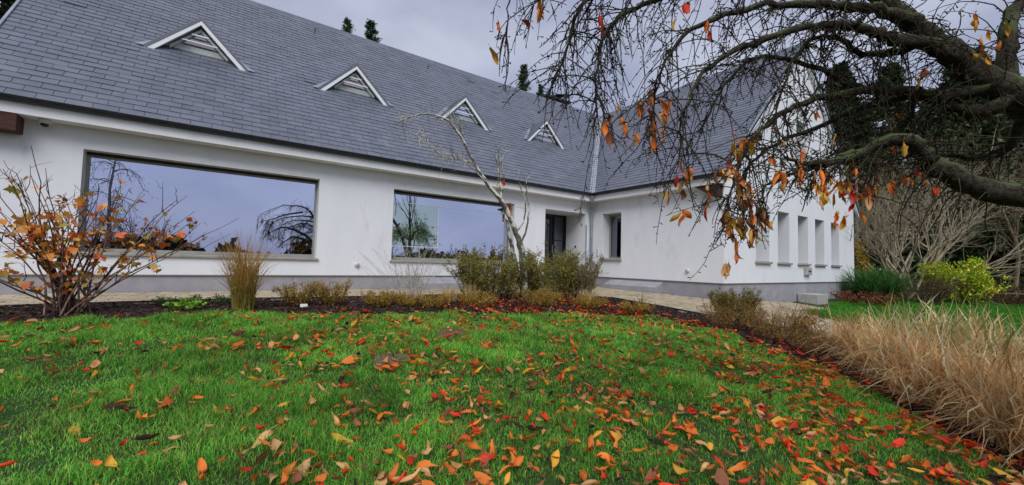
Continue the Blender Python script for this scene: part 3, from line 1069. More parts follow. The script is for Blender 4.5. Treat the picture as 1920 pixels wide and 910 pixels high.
# ---- four triangular dormers
YF = 11.0
for xd in (-.55, 2.70, 5.94, 9.20):
    e = empty('dormer', (xd, YF, 4.9))
    parent_to(e, main_roof)
    hw, zb, za = .90, 4.89, 5.80
    yb = EY + (za - EZ) / SM + .02
    th = .035
    for s in (-1, 1):
        A = np.array([xd, YF, za])
        Bk = np.array([xd, yb, za])
        Cn = np.array([xd + s * hw, YF, zb])
        nrm = unit(np.array([s * 1.0, 0, 1.0]))
        mb = MB()
        mb.prism([A, Bk, Cn], -nrm * th)
        mb.build('dormer_roof', M['deck'], e)
        Ud = np.array([0, 1., 0])
        Vd = unit(A - Cn)
        Ld = np.linalg.norm(A - Cn)
        # slates on the small roof, clipped to its triangle; u along Y, v up the slope
        slope = (yb - YF) / Ld
        V4, F4, base = [], [], 0
        for row in range(int(Ld / .15) + 1):
            for ci in range(-1, 5):
                ua, va = ci * .24 + (row % 2) * .12, row * .15
                rect = [(ua + .003, va), (ua + .237, va), (ua + .237, va + .17), (ua + .003, va + .17)]
                for h in ((-1, 0, .02), (1, -slope, 0), (0, 1, Ld)):
                    rect = clip_poly(rect, *h)
                    if len(rect) < 3: break
                if len(rect) < 3: continue
                n = len(rect)
                tp = [Cn + Ud * p[0] + Vd * p[1] + nrm * (.016 - .05 * (p[1] - va)) for p in rect]
                V4 += [tuple(p) for p in tp] + [tuple(p - nrm * .007) for p in tp]
                F4 += [tuple(base + i for i in range(n))] + [(base + i, base + n + i, base + n + (i + 1) % n, base + (i + 1) % n) for i in range(n)]
                base += 2 * n
        me = bpy.data.meshes.new('slate_field')
        me.from_pydata(V4, [], F4)
        link('slate_field', me, M['slate'], e, kind='stuff')
        # white rake board at the front, zinc edge above it, inner board
        A2, C2 = A - nrm * (th + .002), Cn - nrm * (th + .002)
        dn = -nrm * .085
        y = np.array([0, -.022, 0])
        mb = MB()
        A3 = np.array([xd, YF, A2[2] - .085 * math.sqrt(2)]) if True else A2
        mb.prism([np.array([xd, YF, za - (th + .002) * math.sqrt(2)]) + y, C2 + y, C2 + dn + y, A3 - (0, 0, .0) + y], (0, .05, 0))
        mb.build('rake_board', M['white_board'], e)
        mb = MB()
        mb.prism([np.array([xd, YF - .03, za + .028]), Cn + nrm * .018 + (0, -.03, 0), Cn - nrm * (th + .001) + (0, -.03, 0), np.array([xd, YF - .03, za - (th + .001) * math.sqrt(2)])], (0, .028, 0))
        mb.build('edge_trim', M['slate'], e)
        mb = MB()                                  # inner board against the recessed face
        yi = YF + .09
        za2 = za - .19
        p = [np.array([xd, yi, za2]), np.array([xd + s * .50, yi, za2 - .50]), np.array([xd + s * .50, yi, za2 - .57]), np.array([xd, yi, za2 - .07])]
        mb.prism(p, (0, .06, 0))
        mb.build('inner_board', M['green_board'], e)
        # flashing beside the dormer
        f0 = Cn + (0, -.03, .0)
        f1 = Bk + (0, 0, 0)
        off = np.array([s * .13, 0, 0])
        nn = np.array([0, -SM, 1.]) / math.hypot(SM, 1) * .024
        MB().poly([f0 + nn, f0 + off + nn, f0 + (f1 - f0) * .72 + off * .8 + nn, f0 + (f1 - f0) * .72 + nn]).build('side_flashing', M['zinc'], e)
    yi = YF + .15
    zr = EZ + (yi - EY) * SM - .03
    hb = (za - .06) - zr
    tri = lambda z0, z1: [(xd - (z1 - z0), yi, z0), (xd + (z1 - z0), yi, z0), (xd, yi, z1)]
    MB().prism(tri(zr, za - .06), (0, .04, 0)).build('face_panel', M['green_board'], e)
    z0, z1 = zr + .19, za - .20
    MB().prism([(a, b - .012, c) for a, b, c in tri(z0, z1)], (0, .010, 0)).build('pane', M['glass_pink_reflection' if xd < 4 else 'glass'], e)
    t = .05
    for s in (-1, 1):
        MB().prism([(xd, yi - .03, z1 + .04), (xd + s * (z1 - z0 + .06), yi - .03, z0 - .02), (xd + s * (z1 - z0 - .0), yi - .03, z0 - .02), (xd, yi - .03, z1 - .02)], (0, .016, 0)).build('window_frame', M['dark_frame'], e)
    for f in (.12, .52):
        zz = z0 + (z1 - z0) * f
        hwb = (za - .30 - zz) * 1.0 + .06
        MB().box(xd - hwb, xd + hwb, yi - .13, yi - .105, zz, zz + .022).build('cross_bar', M['white_board'], e)
    MB().poly([(xd - .62, yi - .01, zr + .002), (xd + .62, yi - .01, zr + .002), (xd + .80, YF + .02, EZ + (YF + .02 - EY) * SM + .03), (xd - .80, YF + .02, EZ + (YF + .02 - EY) * SM + .03)]).build('apron_flashing', M['zinc'], e)

# chimney behind the ridge
e = empty('chimney', (12.3, 14.3, 7.5))
parent_to(e, house)
MB().box(11.75, 12.95, 14.0, 14.7, 6.9, 8.22).build('stack', M['brick'], e)
MB().prism([(11.62, 13.88, 8.22), (13.08, 13.88, 8.22), (13.08, 14.82, 8.42), (11.62, 14.82, 8.42)], (0, 0, .09)).build('cap_slab', M['zinc_dark'], e)
tb = TB()
tb.tube([(12.7, 14.3, 8.37), (12.7, 14.3, 8.60), (12.7, 14.3, 8.62), (12.7, 14.3, 8.66)], [.10, .10, .26, .05], 12)
tb.build('cowl', M['iron'], e)

# cellar light well covers at the foot of the wall
def light_well(pts, vec):
    o = MB().prism(pts, vec).build('light_well_cover', M['plinth'], house, bevel=.006)
light_well([(4.05, YW + .02, -.1), (4.05, 9.28, -.1), (4.05, 9.28, .16), (4.05, YW + .02, .30)], (1.25, 0, 0))
light_well([(XC + .02, 6.89, -.15), (9.76, 6.89, -.15), (9.76, 6.89, .135), (XC + .02, 6.89, .275)], (0, 1.85, 0))

# small fittings
MB().box(14.90, 15.30, YG - .10, YG - .001, .56, .80).build('meter_box', M['concrete'], house, bevel=.01)
MB().box(15.0, 15.2, YG - .108, YG - .101, .66, .70).build('box_slot', M['black'], house)
tb = TB()
tb.tube([(XC - .001, 6.12, .62), (XC - .05, 6.12, .62), (XC - .055, 6.12, .62)], [.055, .05, .01], 12)
tb.build('outdoor_socket', M['plastic'], house)
tb = TB()
tb.tube([(2.55, YW - .001, .58), (2.55, YW - .05, .58), (2.55, YW - .055, .58)], [.055, .05, .01], 12)
tb.build('outdoor_socket', M['plastic'], house)
MB().box(XC - .035, XC - .001, 9.24, 9.32, 1.0, 1.24).build('wall_switch', M['plastic'], house, bevel=.006)
e = empty('security_camera', (-2.32, 9.47, 2.765), 'white dome security camera under the eaves beside the timber bracket', 'camera')
tb = TB()
tb.tube([(-2.32, 9.46, 2.763), (-2.32, 9.46, 2.70), (-2.32, 9.46, 2.695)], [.075, .07, .05], 14)
tb.build('housing', M['plastic'], e)
tb = TB()
tb.tube([(-2.32, 9.46, 2.70), (-2.32, 9.46, 2.675), (-2.32, 9.46, 2.655), (-2.32, 9.46, 2.645)], [.05, .047, .033, .004], 14)
tb.build('dome', M['black'], e)
step_o = MB().box(14.4, 15.2, 4.65, YG - .002, gz(15.5, 4.8) - .1, .0).build('concrete_step', M['concrete'], None, bevel=.012)
set_props(step_o, 'pale concrete step at the foot of the gable wall', 'step')

# ------------------------------------------------------------------ lawn: blades of grass
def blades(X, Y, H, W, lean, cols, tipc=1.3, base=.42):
    n = len(X)
    a = rng.uniform(0, 2 * np.pi, n)
    f = rng.uniform(0, 2 * np.pi, n)
    s = np.stack([np.cos(a), np.sin(a), np.zeros(n)], -1)
    d = np.stack([np.cos(f), np.sin(f), np.zeros(n)], -1) * (lean * H)[:, None]
    Z = ground(X, Y) - .005
    p = np.stack([X, Y, Z], -1)
    up = np.zeros((n, 3))
    up[:, 2] = H
    wv = s * (W / 2)[:, None]
    m = p + up * .58 + d * .35
    t = p + up * (1 - .35 * np.clip(lean, 0, 1))[:, None] + d * 1.1
    V = np.stack([p - wv, p + wv, m + wv * .8, m - wv * .8, t], 1).reshape(-1, 3)
    b = np.arange(n)[:, None] * 5
    F = np.concatenate([b + [[0, 1, 2]], b + [[0, 2, 3]], b + [[3, 2, 4]]], 0)
    C = np.stack([cols * base, cols * base, cols, cols, cols * tipc], 1).reshape(-1, 3)  # blade feet darkened, shade between the blades painted into the colour
    return V, F, np.clip(C, 0, .9)


def lawn_points(poly, n_try, bounds, falloff):
    x = rng.uniform(bounds[0], bounds[1], n_try)
    y = rng.uniform(bounds[2], bounds[3], n_try)
    # ragged lawn edge
    k = in_poly(x + (vnoise(x, y, .3, 11) - .5) * .25, y + (vnoise(x, y, .3, 12) - .5) * .25, poly)
    x, y = x[k], y[k]
    px, py, pz = project(np.stack([x, y, ground(x, y)], -1))
    k = (pz > .6) & (px > -160) & (px < 2080) & (py < 1150)
    x, y, pz = x[k], y[k], pz[k]
    k = rng.random(len(x)) < np.clip((2.6 / pz) ** falloff, 0, 1)
    return x[k], y[k], pz[k]


GREENS = ['#62aa3a', '#76be46', '#509234', '#90ca52', '#68b040', '#7abc52', '#aecb60', '#427a2c', '#9ab456', '#588838']
x, y, pz = lawn_points(LAWN, 900000, (-5.5, 6.8, .2, 7.0), .75)
cl = vnoise(x, y, .22, 1) * .6 + vnoise(x, y, .8, 2) * .4
thin = vnoise(x, y, .45, 5)
k = rng.random(len(x)) < np.clip(-.05 + 2.4 * cl * thin + .35, .32, 1)
x, y, pz, cl = x[k], y[k], pz[k], cl[k]
n = len(x)
H = (.026 + .115 * cl ** 2.2) * rng.uniform(.6, 1.4, n)
W = .0032 * np.clip(pz / 2.6, 1, 3.2) * rng.uniform(.8, 1.5, n)
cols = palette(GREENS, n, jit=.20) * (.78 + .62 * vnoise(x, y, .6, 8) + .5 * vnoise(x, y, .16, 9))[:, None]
dry = rng.random(n) < .035 + .18 * (vnoise(x, y, .35, 77) > .72)
cols[dry] = palette(['#9a8f52', '#b3a566', '#857a45'], dry.sum())
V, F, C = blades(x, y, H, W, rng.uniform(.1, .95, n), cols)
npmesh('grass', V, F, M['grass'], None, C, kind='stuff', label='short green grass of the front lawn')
print('grass blades', n)
x, y, pz = lawn_points(LAWN_R, 160000, (8.5, 30, -1.5, 5), .35)
n = len(x)
cols = palette(['#4a9428', '#58a832', '#418a26', '#67b43c'], n, jit=.12)
V, F, C = blades(x, y, .07 * rng.uniform(.6, 1.3, n), .010 * np.clip(pz / 8, 1, 3), rng.uniform(.1, .8, n), cols)
npmesh('grass', V, F, M['grass'], None, C, kind='stuff', label='bright green lawn to the right of the gable wall')
# small broad-leaved weeds in the turf
n = 2600
wx, wy = rng.uniform(-3.5, 6.2, n), rng.uniform(.6, 6.4, n)
k = in_poly(wx, wy, LAWN) & (vnoise(wx, wy, .5, 21) > .55) & (wx * c_f[0] + wy * c_f[1] > 2.7)
wx, wy = wx[k], wy[k]
n = len(wx) * 4
P = np.repeat(np.stack([wx, wy, ground(wx, wy) + .03], -1), 4, 0) + rng.normal(0, .012, (n, 3))
D = rng.normal(size=(n, 3)) * [1, 1, .3] + [0, 0, .35]
V, F, C = leaf_cards(P, D, rng.uniform(.014, .032, n), palette(['#3d7a2c', '#4a8436', '#356b28', '#558f42'], n), .75)
npmesh('clover', V, F, M['leaf'], None, C, kind='stuff', label='low broad-leaved weeds growing in the lawn')


# ------------------------------------------------------------------ fallen leaves
def leaf_mesh(width, curl, twist, fold, seed):
    """A curled, folded, pointed leaf a unit long with an uneven edge and a short stalk."""
    q_ = np.random.default_rng(seed)
    ts = np.array([0, .10, .24, .40, .56, .72, .88, 1.0])
    wd = np.array([.02, .40, .80, 1.0, .95, .72, .34, .0]) * width / 2
    V, F = [], []
    side = q_.normal(0, .05)
    for i, t in enumerate(ts):
        ang = (t - .5) * curl + q_.normal(0, .06)
        cxp = math.sin(ang) / curl if abs(curl) > .05 else t - .5
        cz = (1 - math.cos(ang)) / curl if abs(curl) > .05 else 0
        tw = twist * (t - .5)
        for s in (-1, -.55, 0, .55, 1):
            wv = wd[i] * (1 + q_.normal(0, .10) * (abs(s) == 1))
            fo = fold * abs(s)
            yy = s * wv * math.cos(fo) + side * math.sin(3 * t)
            zz = abs(s) * wv * math.sin(fo) + q_.normal(0, .012) * (abs(s) == 1)
            V.append((cxp - zz * math.sin(ang), yy * math.cos(tw) - zz * math.sin(tw), cz + zz * math.cos(tw) + yy * math.sin(tw)))
    for i in range(len(ts) - 1):
        for j in range(4):
            a = i * 5 + j
            F.append((a, a + 5, a + 6, a + 1))
    b = len(V)
    p = np.array(V[2])
    V += [tuple(p + (0, .010, 0)), tuple(p + (0, -.010, 0)), tuple(p + (-.22, -.03, .05)), tuple(p + (-.22, -.01, .05))]
    F.append((b, b + 1, b + 2, b + 3))
    return np.array(V), np.array(F)


SHAPES = [leaf_mesh(w_, c_, t_, f_, 300 + i) for i, (w_, c_, t_, f_) in enumerate(
          ((.40, .6, .3, .35), (.46, 1.3, -.5, .6), (.38, 2.2, .6, .9), (.48, -.9, .3, .4), (.44, 1.0, 1.2, 1.1), (.40, 2.7, -.8, .5), (.50, .3, .1, .2), (.42, 1.6, .4, 1.3),
           (.36, -1.6, -.7, .8), (.52, 1.9, .9, .3), (.44, .8, -1.4, .9), (.40, 3.2, .5, 1.0)))]


def leaf_material(name, c1, c2, c3):
    """Autumn leaf: blade colour varied from stalk to edge, darker flecks."""
    m = pm(name, c1, c2, 26, .5, .25, 70, spec=.35, objr=.2, wear=(c3, 40, .56, .74))
    t = m.node_tree
    b = t.nodes['Principled BSDF']
    tr = t.nodes.new('ShaderNodeBsdfTranslucent')
    lk = b.inputs['Base Color'].links[0].from_socket
    t.links.new(lk, tr.inputs['Color'])
    mx = t.nodes.new('ShaderNodeMixShader')
    mx.inputs['Fac'].default_value = .2
    t.links.new(b.outputs['BSDF'], mx.inputs[1])
    t.links.new(tr.outputs['BSDF'], mx.inputs[2])
    t.links.new(mx.outputs['Shader'], t.nodes['Material Output'].inputs['Surface'])
    return m


LEAFM = {
    'red': leaf_material('red_leaf', '#e0301c', '#ee5228', '#bc2a1e'),
    'orange': leaf_material('orange_leaf', '#ea742a', '#f0903c', '#cc5a2a'),
    'tan': leaf_material('tan_leaf', '#dba26a', '#e6b680', '#b87c52'),
    'yellow': leaf_material('yellow_leaf', '#e0a32c', '#e8b44a', '#c9803a'),
    'brown': leaf_material('brown_leaf', '#8a5238', '#a06440', '#5f3a2c'),
    'dark': leaf_material('dark_leaf', '#3f2c2c', '#553a36', '#2a1e20'),
}
LEAFC = {'red': '#d93a22', 'orange': '#e2762e', 'tan': '#cf9560', 'yellow': '#e0a32c', 'brown': '#8a5238', 'dark': '#4a3432'}
BASE_MESH = {}
for ck, mt in LEAFM.items():
    for si, (V, F) in enumerate(SHAPES[:12]):
        me = bpy.data.meshes.new('fallen_leaf')
        me.from_pydata([tuple(v) for v in V], [], [tuple(f) for f in F])
        me.polygons.foreach_set('use_smooth', [True] * len(me.polygons))
        me.materials.append(mt)
        BASE_MESH[ck, si] = me

lr = np.random.default_rng(23)
n = 40000
fx, fy = lr.uniform(-4.5, 7.0, n), lr.uniform(.2, 7.2, n)
# most leaves lie under the cherry, to the right and near the camera, and along the edge of the bed
inl = in_poly(fx, fy, LAWN)
inb = in_poly(fx, fy, BED)
dens = np.where(inl, .075 + .16 * ss(-1.2, 1.6, fx) + .34 * ss(3.2, 1.6, fy) * ss(-.6, 1.0, fx), 0)
dens = dens * (.25 + 1.5 * vnoise(fx, fy, .42, 31) ** 1.5)
dens = np.where(inb, np.where(fx > 3.2, .26, .02), dens)
k = lr.random(n) < dens * .80
fx, fy, inb = fx[k], fy[k], inb[k]
fpx, fpy, fpz = project(np.stack([fx, fy, ground(fx, fy)], -1))
k = (fpz > .8) & (fpx > -40) & (fpx < 1960) & (fpy < 960)
fx, fy, fpz, inb = fx[k], fy[k], fpz[k], inb[k]
NL = len(fx)
print('fallen leaves', NL)
kinds = np.array(['red', 'orange', 'tan', 'yellow', 'brown', 'dark'])
pk = kinds[lr.choice(6, NL, p=[.18, .31, .22, .10, .13, .06])]
pk[inb] = kinds[lr.choice(6, inb.sum(), p=[.34, .34, .10, .04, .12, .06])]
LEAF_WORD = {'red': 'bright red', 'orange': 'orange', 'tan': 'pale tan', 'yellow': 'yellow', 'brown': 'brown', 'dark': 'blackish'}
SHAPE_WORD = ['flattish', 'curled', 'tightly curled', 'arched', 'folded and twisted', 'rolled', 'flat', 'folded', 'backward arched', 'broad curled', 'twisted', 'coiled']
LSZ = lr.uniform(.052, .128, NL) * lr.choice([.8, 1, 1.15], NL)
rank = np.argsort(fpz / LSZ + np.where(inb | (pk == 'dark'), 9e3, 0))
single = set(rank[:295].tolist())
SV, SF, SC, sb = [], [], [], 0
for i in range(NL):
    si = int(lr.integers(len(SHAPES)))
    Ls = float(LSZ[i])
    z = gz(fx[i], fy[i]) + (.045 if inb[i] else float(lr.uniform(.034, .070)))
    eul = Matrix.Rotation(float(lr.uniform(0, 6.283)), 4, 'Z') @ Matrix.Rotation(float(lr.normal(0, .38)), 4, 'Y') @ Matrix.Rotation(float(lr.normal(0, .45)) + (math.pi if lr.random() < .3 else 0), 4, 'X')
    mw = Matrix.Translation((fx[i], fy[i], z)) @ eul @ Matrix.Scale(Ls, 4)
    if i in single:
        o = bpy.data.objects.new('fallen_leaf', BASE_MESH[pk[i], si])
        COL.objects.link(o)
        o.matrix_world = mw
        qx, qy, _z = project((fx[i], fy[i], z))
        zone = ['at the left edge', 'below the wide picture window', 'below the second window', 'below the lichen covered tree', 'beside the dry beige grass'][min(4, int(max(0, qx) // 384))]
        row = 'close to the camera' if qy > 800 else ('halfway up the lawn' if qy > 690 else 'further up the lawn')
        set_props(o, '%s %s fallen leaf %s, %s' % (SHAPE_WORD[si], LEAF_WORD[pk[i]], row, zone), 'leaf', 'fallen %s leaves on the lawn' % pk[i])
    else:
        V, F = SHAPES[si]
        A = np.array(mw)
        SV.append(V @ A[:3, :3].T + A[:3, 3])
        SF.append(F + sb)
        sb += len(V)
        SC.append(palette([LEAFC[pk[i]]], 1, lr, .15) * lr.uniform(.75, 1.15, (len(V), 1)))
npmesh('leaf_litter', np.concatenate(SV), np.concatenate(SF), M['leaf'], None, np.concatenate(SC), smooth=True, kind='stuff',
       label='scattered red and orange fallen leaves on bed and far lawn')

# molehills
for mx_, my_, mr_, lb in ((1.44, 4.01, .15, 'larger brown molehill in the middle of the lawn'), (2.45, 4.8, .16, 'flat brown molehill further back on the lawn')):
    th_ = np.linspace(0, 2 * np.pi, 49)[:-1]
    rr_ = np.linspace(0, 1, 15)
    V, F = [], []
    for r0 in rr_:
        for a in th_:
            rad = mr_ * r0 * (1 + .18 * math.sin(3 * a + mx_) + .08 * math.sin(7 * a))
            hgt = .032 * (1 - r0 ** 2) ** 1.1 + (rng.random() * .034 if r0 < .95 else -.03)
            V.append((mx_ + rad * math.cos(a) * 1.25, my_ + rad * math.sin(a), gz(mx_, my_) + .022 + hgt))
    k = len(th_)
    for i in range(len(rr_) - 1):
        for j in range(k):
            F.append((i * k + j, i * k + (j + 1) % k, (i + 1) * k + (j + 1) % k, (i + 1) * k + j))
    npmesh('molehill', V, F, M['mole'], None, None, label=lb, cat='molehill')


# ------------------------------------------------------------------ plant generators
def stems_fan(tb, base, n, h, spread, r0, col, r, nseg=7, wob=.06, droop=.0, sides=4, foot=0):
    """Stems that rise from one foot and lean outwards. Returns their paths."""
    out = []
    for i in range(n):
        a = r.uniform(0, 2 * np.pi)
        lean = spread * math.sqrt(r.random())
        hh = h * r.uniform(.6, 1.05) * (1 - .25 * lean / max(spread, 1e-3))
        d = np.array([math.cos(a), math.sin(a), 0])
        t = np.linspace(0, 1, nseg)
        P = np.array(base) + d * (.04 + foot * math.sqrt(r.random())) + np.outer(t ** 1.15, d * lean) + np.outer(t - droop * t ** 3, [0, 0, hh])
        P[1:] += np.cumsum(r.normal(0, wob * h / nseg, (nseg - 1, 3)), 0)
        tb.tube(P, np.linspace(r0, r0 * .25, nseg), sides, col)
        out.append(P)
    return out


def side_twigs(tb, paths, per, length, r0, col, r, up=.5, tmin=.3, sides=3):
    out = []
    for P in paths:
        for _ in range(per):
            t = r.uniform(tmin, .98)
            i = min(int(t * (len(P) - 1)), len(P) - 2)
            p = P[i] + (P[i + 1] - P[i]) * (t * (len(P) - 1) - i)
            d = unit(unit(P[i + 1] - P[i]) * .7 + r.normal(0, .6, 3) + [0, 0, up])
            L = length * r.uniform(.4, 1.1)
            q_ = np.linspace(0, 1, 4)
            Q = p + np.outer(q_, d * L) + np.vstack([np.zeros(3), np.cumsum(r.normal(0, L * .07, (3, 3)), 0)])
            tb.tube(Q, np.linspace(r0, r0 * .4, 4), sides, col)
            out.append(Q)
    return out


def bush(name, label, cat, base, rad, h, nstem, ntwig, nleaf, leaf, pal, stem_col, seed, group=None, r0=.007, leaf_w=.5, tmin=.35, twig=.22, droop=0, foot=0):
    r = np.random.default_rng(seed)
    base = (base[0], base[1], gz(base[0], base[1]) + .01)
    e = empty(name, base, label, cat, group)
    tb = TB()
    S = stems_fan(tb, base, nstem, h, rad, r0, hexc(stem_col), r, droop=droop, foot=foot)
    T = side_twigs(tb, S, ntwig, twig * h, r0 * .45, hexc(stem_col), r, tmin=tmin)
    T += side_twigs(tb, T, 2, twig * h * .5, r0 * .3, hexc(stem_col), r, tmin=.2)
    tb.build('stems', M['bark'], e)
    if nleaf:
        allp = S + T * 3
        idx = r.integers(0, len(allp), nleaf)
        P, D = np.zeros((nleaf, 3)), np.zeros((nleaf, 3))
        for k, j in enumerate(idx):
            Q = allp[j]
            lo = tmin if j < len(S) else .1
            t = r.uniform(lo, 1) * (len(Q) - 1)
            i = min(int(t), len(Q) - 2)
            P[k] = Q[i] + (Q[i + 1] - Q[i]) * (t - i)
            D[k] = unit(Q[i + 1] - Q[i]) * .5 + r.normal(0, .7, 3) + [0, 0, .1]
        P += r.normal(0, leaf * .5, P.shape)
        V, F, C = leaf_cards(P, D, leaf * r.uniform(.6, 1.3, nleaf), palette(pal, nleaf, r), leaf_w, r)
        npmesh('foliage', V, F, M['leaf'], e, C)
    return e


def grass_clump(name, label, cat, base, n, h, spread, pal, width, seed, group=None, droop=.5, h_var=.5, tip=None, foot=.12, azim=None, messy=0):
    """A clump of arching strap leaves; each blade is a tapering folded ribbon."""
    r = np.random.default_rng(seed)
    bz = gz(base[0], base[1]) + .01
    e = empty(name, (base[0], base[1], bz), label, cat, group)
    m = 7
    t = np.linspace(0, 1, m)
    a = r.uniform(0, 2 * np.pi, n) if azim is None else r.normal(azim[0], azim[1], n)
    d = np.stack([np.cos(a), np.sin(a), np.zeros(n)], -1)
    s = np.stack([-np.sin(a), np.cos(a), np.zeros(n)], -1)
    hh = h * r.uniform(1 - h_var, 1.08, n)
    sp = spread * r.uniform(.05, 1, n) ** .8
    dr = droop * r.uniform(.2, 1.2, n) * sp / max(spread, 1e-3)
    fa, fr = r.uniform(0, 2 * np.pi, n), foot * np.sqrt(r.random(n))
    P0 = np.stack([base[0] + np.cos(fa) * fr, base[1] + np.sin(fa) * fr, np.full(n, bz)], -1)
    bend = r.normal(0, .12, n)
    P = P0[:, None, :] + d[:, None, :] * (sp[:, None] * t ** 1.7)[..., None] + s[:, None, :] * (bend[:, None] * t ** 2 * hh[:, None])[..., None]
    P[..., 2] += hh[:, None] * (t[None] - dr[:, None] * t[None] ** 2.6)
    if messy:
        P[:, 1:] += np.cumsum(r.normal(0, messy, (n, m - 1, 3)), 1)
        br = r.random(n) < .3
        P[br, 4:, 2] -= (np.array([.10, .24, .36]) * r.uniform(.3, 1.1, (br.sum(), 1))) * hh[br][:, None]
    P[..., 2] = np.maximum(P[..., 2], bz + .01)
    wv = width * r.uniform(.6, 1.3, n)[:, None] * np.array([.7, .9, 1, 1, .85, .55, .06])[None]
    tw = r.uniform(-.9, .9, n)[:, None] * t[None]
    sd = s[:, None, :] * np.cos(tw)[..., None] + d[:, None, :] * np.sin(tw)[..., None]
    Lf, Rt = P - sd * wv[..., None] / 2, P + sd * wv[..., None] / 2
    V = np.stack([Lf, Rt], 2).reshape(-1, 3)
    b = (np.arange(n)[:, None] * m + np.arange(m - 1)[None]).ravel() * 2
    F = np.stack([b, b + 1, b + 3, b + 2], -1)
    C = np.repeat(palette(pal, n, r)[:, None, :], m, 1)
    if tip is not None:
        w_ = (t ** 1.5)[None, :, None] * r.uniform(.3, 1, n)[:, None, None]
        C = C * (1 - w_) + np.array(hexc(tip)) * w_
    C = np.repeat(C.reshape(-1, 3), 2, 0)
    npmesh('blades', V, F, M['straw'], e, C)
    return e


def bare_limb(tb, p, d, L, r0, lev, maxlev, r, nseg=6, wob=.16, kids=4, spread=.7, ratio=.62, up=.0, sides=5, col=(.1, .09, .08), tips=None, taper=.35):
    P = [np.array(p, float)]
    d = unit(np.array(d, float))
    for i in range(nseg):
        d = unit(d + r.normal(0, wob, 3) + [0, 0, up])
        P.append(P[-1] + d * L / nseg)
    P = np.array(P)
    R = np.linspace(r0, r0 * taper, nseg + 1)
    tb.tube(P, R, max(3, sides), col)
    if tips is not None: tips.append(P)
    if lev >= maxlev: return
    for k in range(kids):
        t = r.uniform(.28, 1.0) if k < kids - 1 else 1.0
        i = min(int(t * nseg), nseg - 1)
        q_ = P[i] + (P[i + 1] - P[i]) * (t * nseg - i)
        dd = unit(P[i + 1] - P[i])
        nd = unit(dd + r.normal(0, spread, 3))
        bare_limb(tb, q_, nd, L * ratio * r.uniform(.7, 1.2), R[i] * .62, lev + 1, maxlev, r, max(3, nseg - 1), wob, kids, spread, ratio, up, sides - 1, col, tips, taper)


def conifer(label, base, h, rad, seed, pal, n_whorl=26, per=9, cards=16, group=None, z0=.06, name='conifer_tree', fine=1.0):
    r = np.random.default_rng(seed)
    bz = gz(base[0], base[1])
    e = empty(name, (base[0], base[1], bz), label, 'tree', group)
    tb = TB()
    tb.tube([(base[0], base[1], bz), (base[0], base[1], bz + h * .5), (base[0], base[1], bz + h)], [h * .018, h * .011, .01], 7, hexc('#3a2f28'))
    Ps, Ds, Ss = [], [], []
    for i in range(n_whorl):
        f = z0 + (1 - z0) * (i / n_whorl) ** .9
        z = bz + h * f
        Lb = rad * (1 - f) ** .8 * r.uniform(.75, 1.1) + .12
        for j in range(per):
            a = r.uniform(0, 2 * np.pi)
            L = Lb * r.uniform(.6, 1.15)
            d = np.array([math.cos(a), math.sin(a), r.uniform(-.35, .25) + .5 * f + (.45 if fine < 1 else 0)])  # upswept tops
            t = np.sort(r.uniform(.15, 1, cards))[:, None]
            P = np.array([base[0], base[1], z]) + t * d * L - np.array([0, 0, 1]) * (t ** 2) * L * .18
            Ps.append(P + r.normal(0, .06 * L + .03, P.shape))
            Ds.append(d * .6 + r.normal(0, .5, P.shape) + [0, 0, -.05])
            Ss.append(np.full(cards, .055 * rad + .10) * fine * r.uniform(.5, 1.5, cards))
            if j % 3 == 0: tb.tube([(base[0], base[1], z), np.array([base[0], base[1], z]) + d * L * .8], [h * .003, .004], 3, hexc('#3a2f28'))
    P, D, S = np.concatenate(Ps), np.concatenate(Ds), np.concatenate(Ss)
    V, F, C = leaf_cards(P, D, S, palette(pal, len(P), r), .42, r)
    tb.build('trunk', M['bark'], e)
    npmesh('crown', V, F, M['needles'], e, C)
    return e


# ------------------------------------------------------------------ planting along the bed
# the tall shrub with lobed orange leaves at the left
r = np.random.default_rng(5)
sb_ = np.array([-1.40, 6.95, gz(-1.4, 6.95) + .02])
shrub = empty('orange_leaved_shrub', sb_, 'tall open shrub with lobed orange leaves at the left window', 'shrub')
tb = TB()
paths = []
for i in range(38):
    # stems lean mostly sideways as the fan in front of the wall does
    ang = r.normal(0, 1)
    d = np.array([np.clip(ang * .82, -1.65, 1.65), r.normal(0, .22), 0])
    hgt = r.uniform(1.05, 2.0) * (1 - .22 * abs(d[0]))
    t = np.linspace(0, 1, 10)
    P = sb_ + np.array([r.normal(0, .09), r.normal(0, .06), 0]) + np.outer(t ** 1.1, d * 1.05) + np.outer(t ** .95, [0, 0, hgt])
    P[1:] += np.cumsum(r.normal(0, .016, (9, 3)), 0)
    tb.tube(P, np.linspace(.012, .003, 10), 5, hexc(['#4a3330', '#6d5a52', '#7a6558'][i % 3]))
    paths.append(P)
tw = side_twigs(tb, paths, 4, .38, .005, hexc('#55423d'), r, up=.55, tmin=.2, sides=4)
tw += side_twigs(tb, tw, 1, .2, .003, hexc('#55423d'), r, up=.3, tmin=.2)
tb.build('stems', M['bark'], shrub)


def lobed_leaf():
    """Three-lobed leaf with a gentle fold, a unit long."""
    out = [(0, 0), (.18, .10), (.30, .44), (.46, .30), (.60, .52), (.66, .26), (1, 0), (.66, -.26), (.60, -.52), (.46, -.30), (.30, -.44), (.18, -.10)]
    V = [(x, y, -.10 * x * x + .16 * abs(y)) for x, y in out] + [(.45, 0, -.02)]
    F = [(12, i, (i + 1) % 12) for i in range(12)]
    return V, F


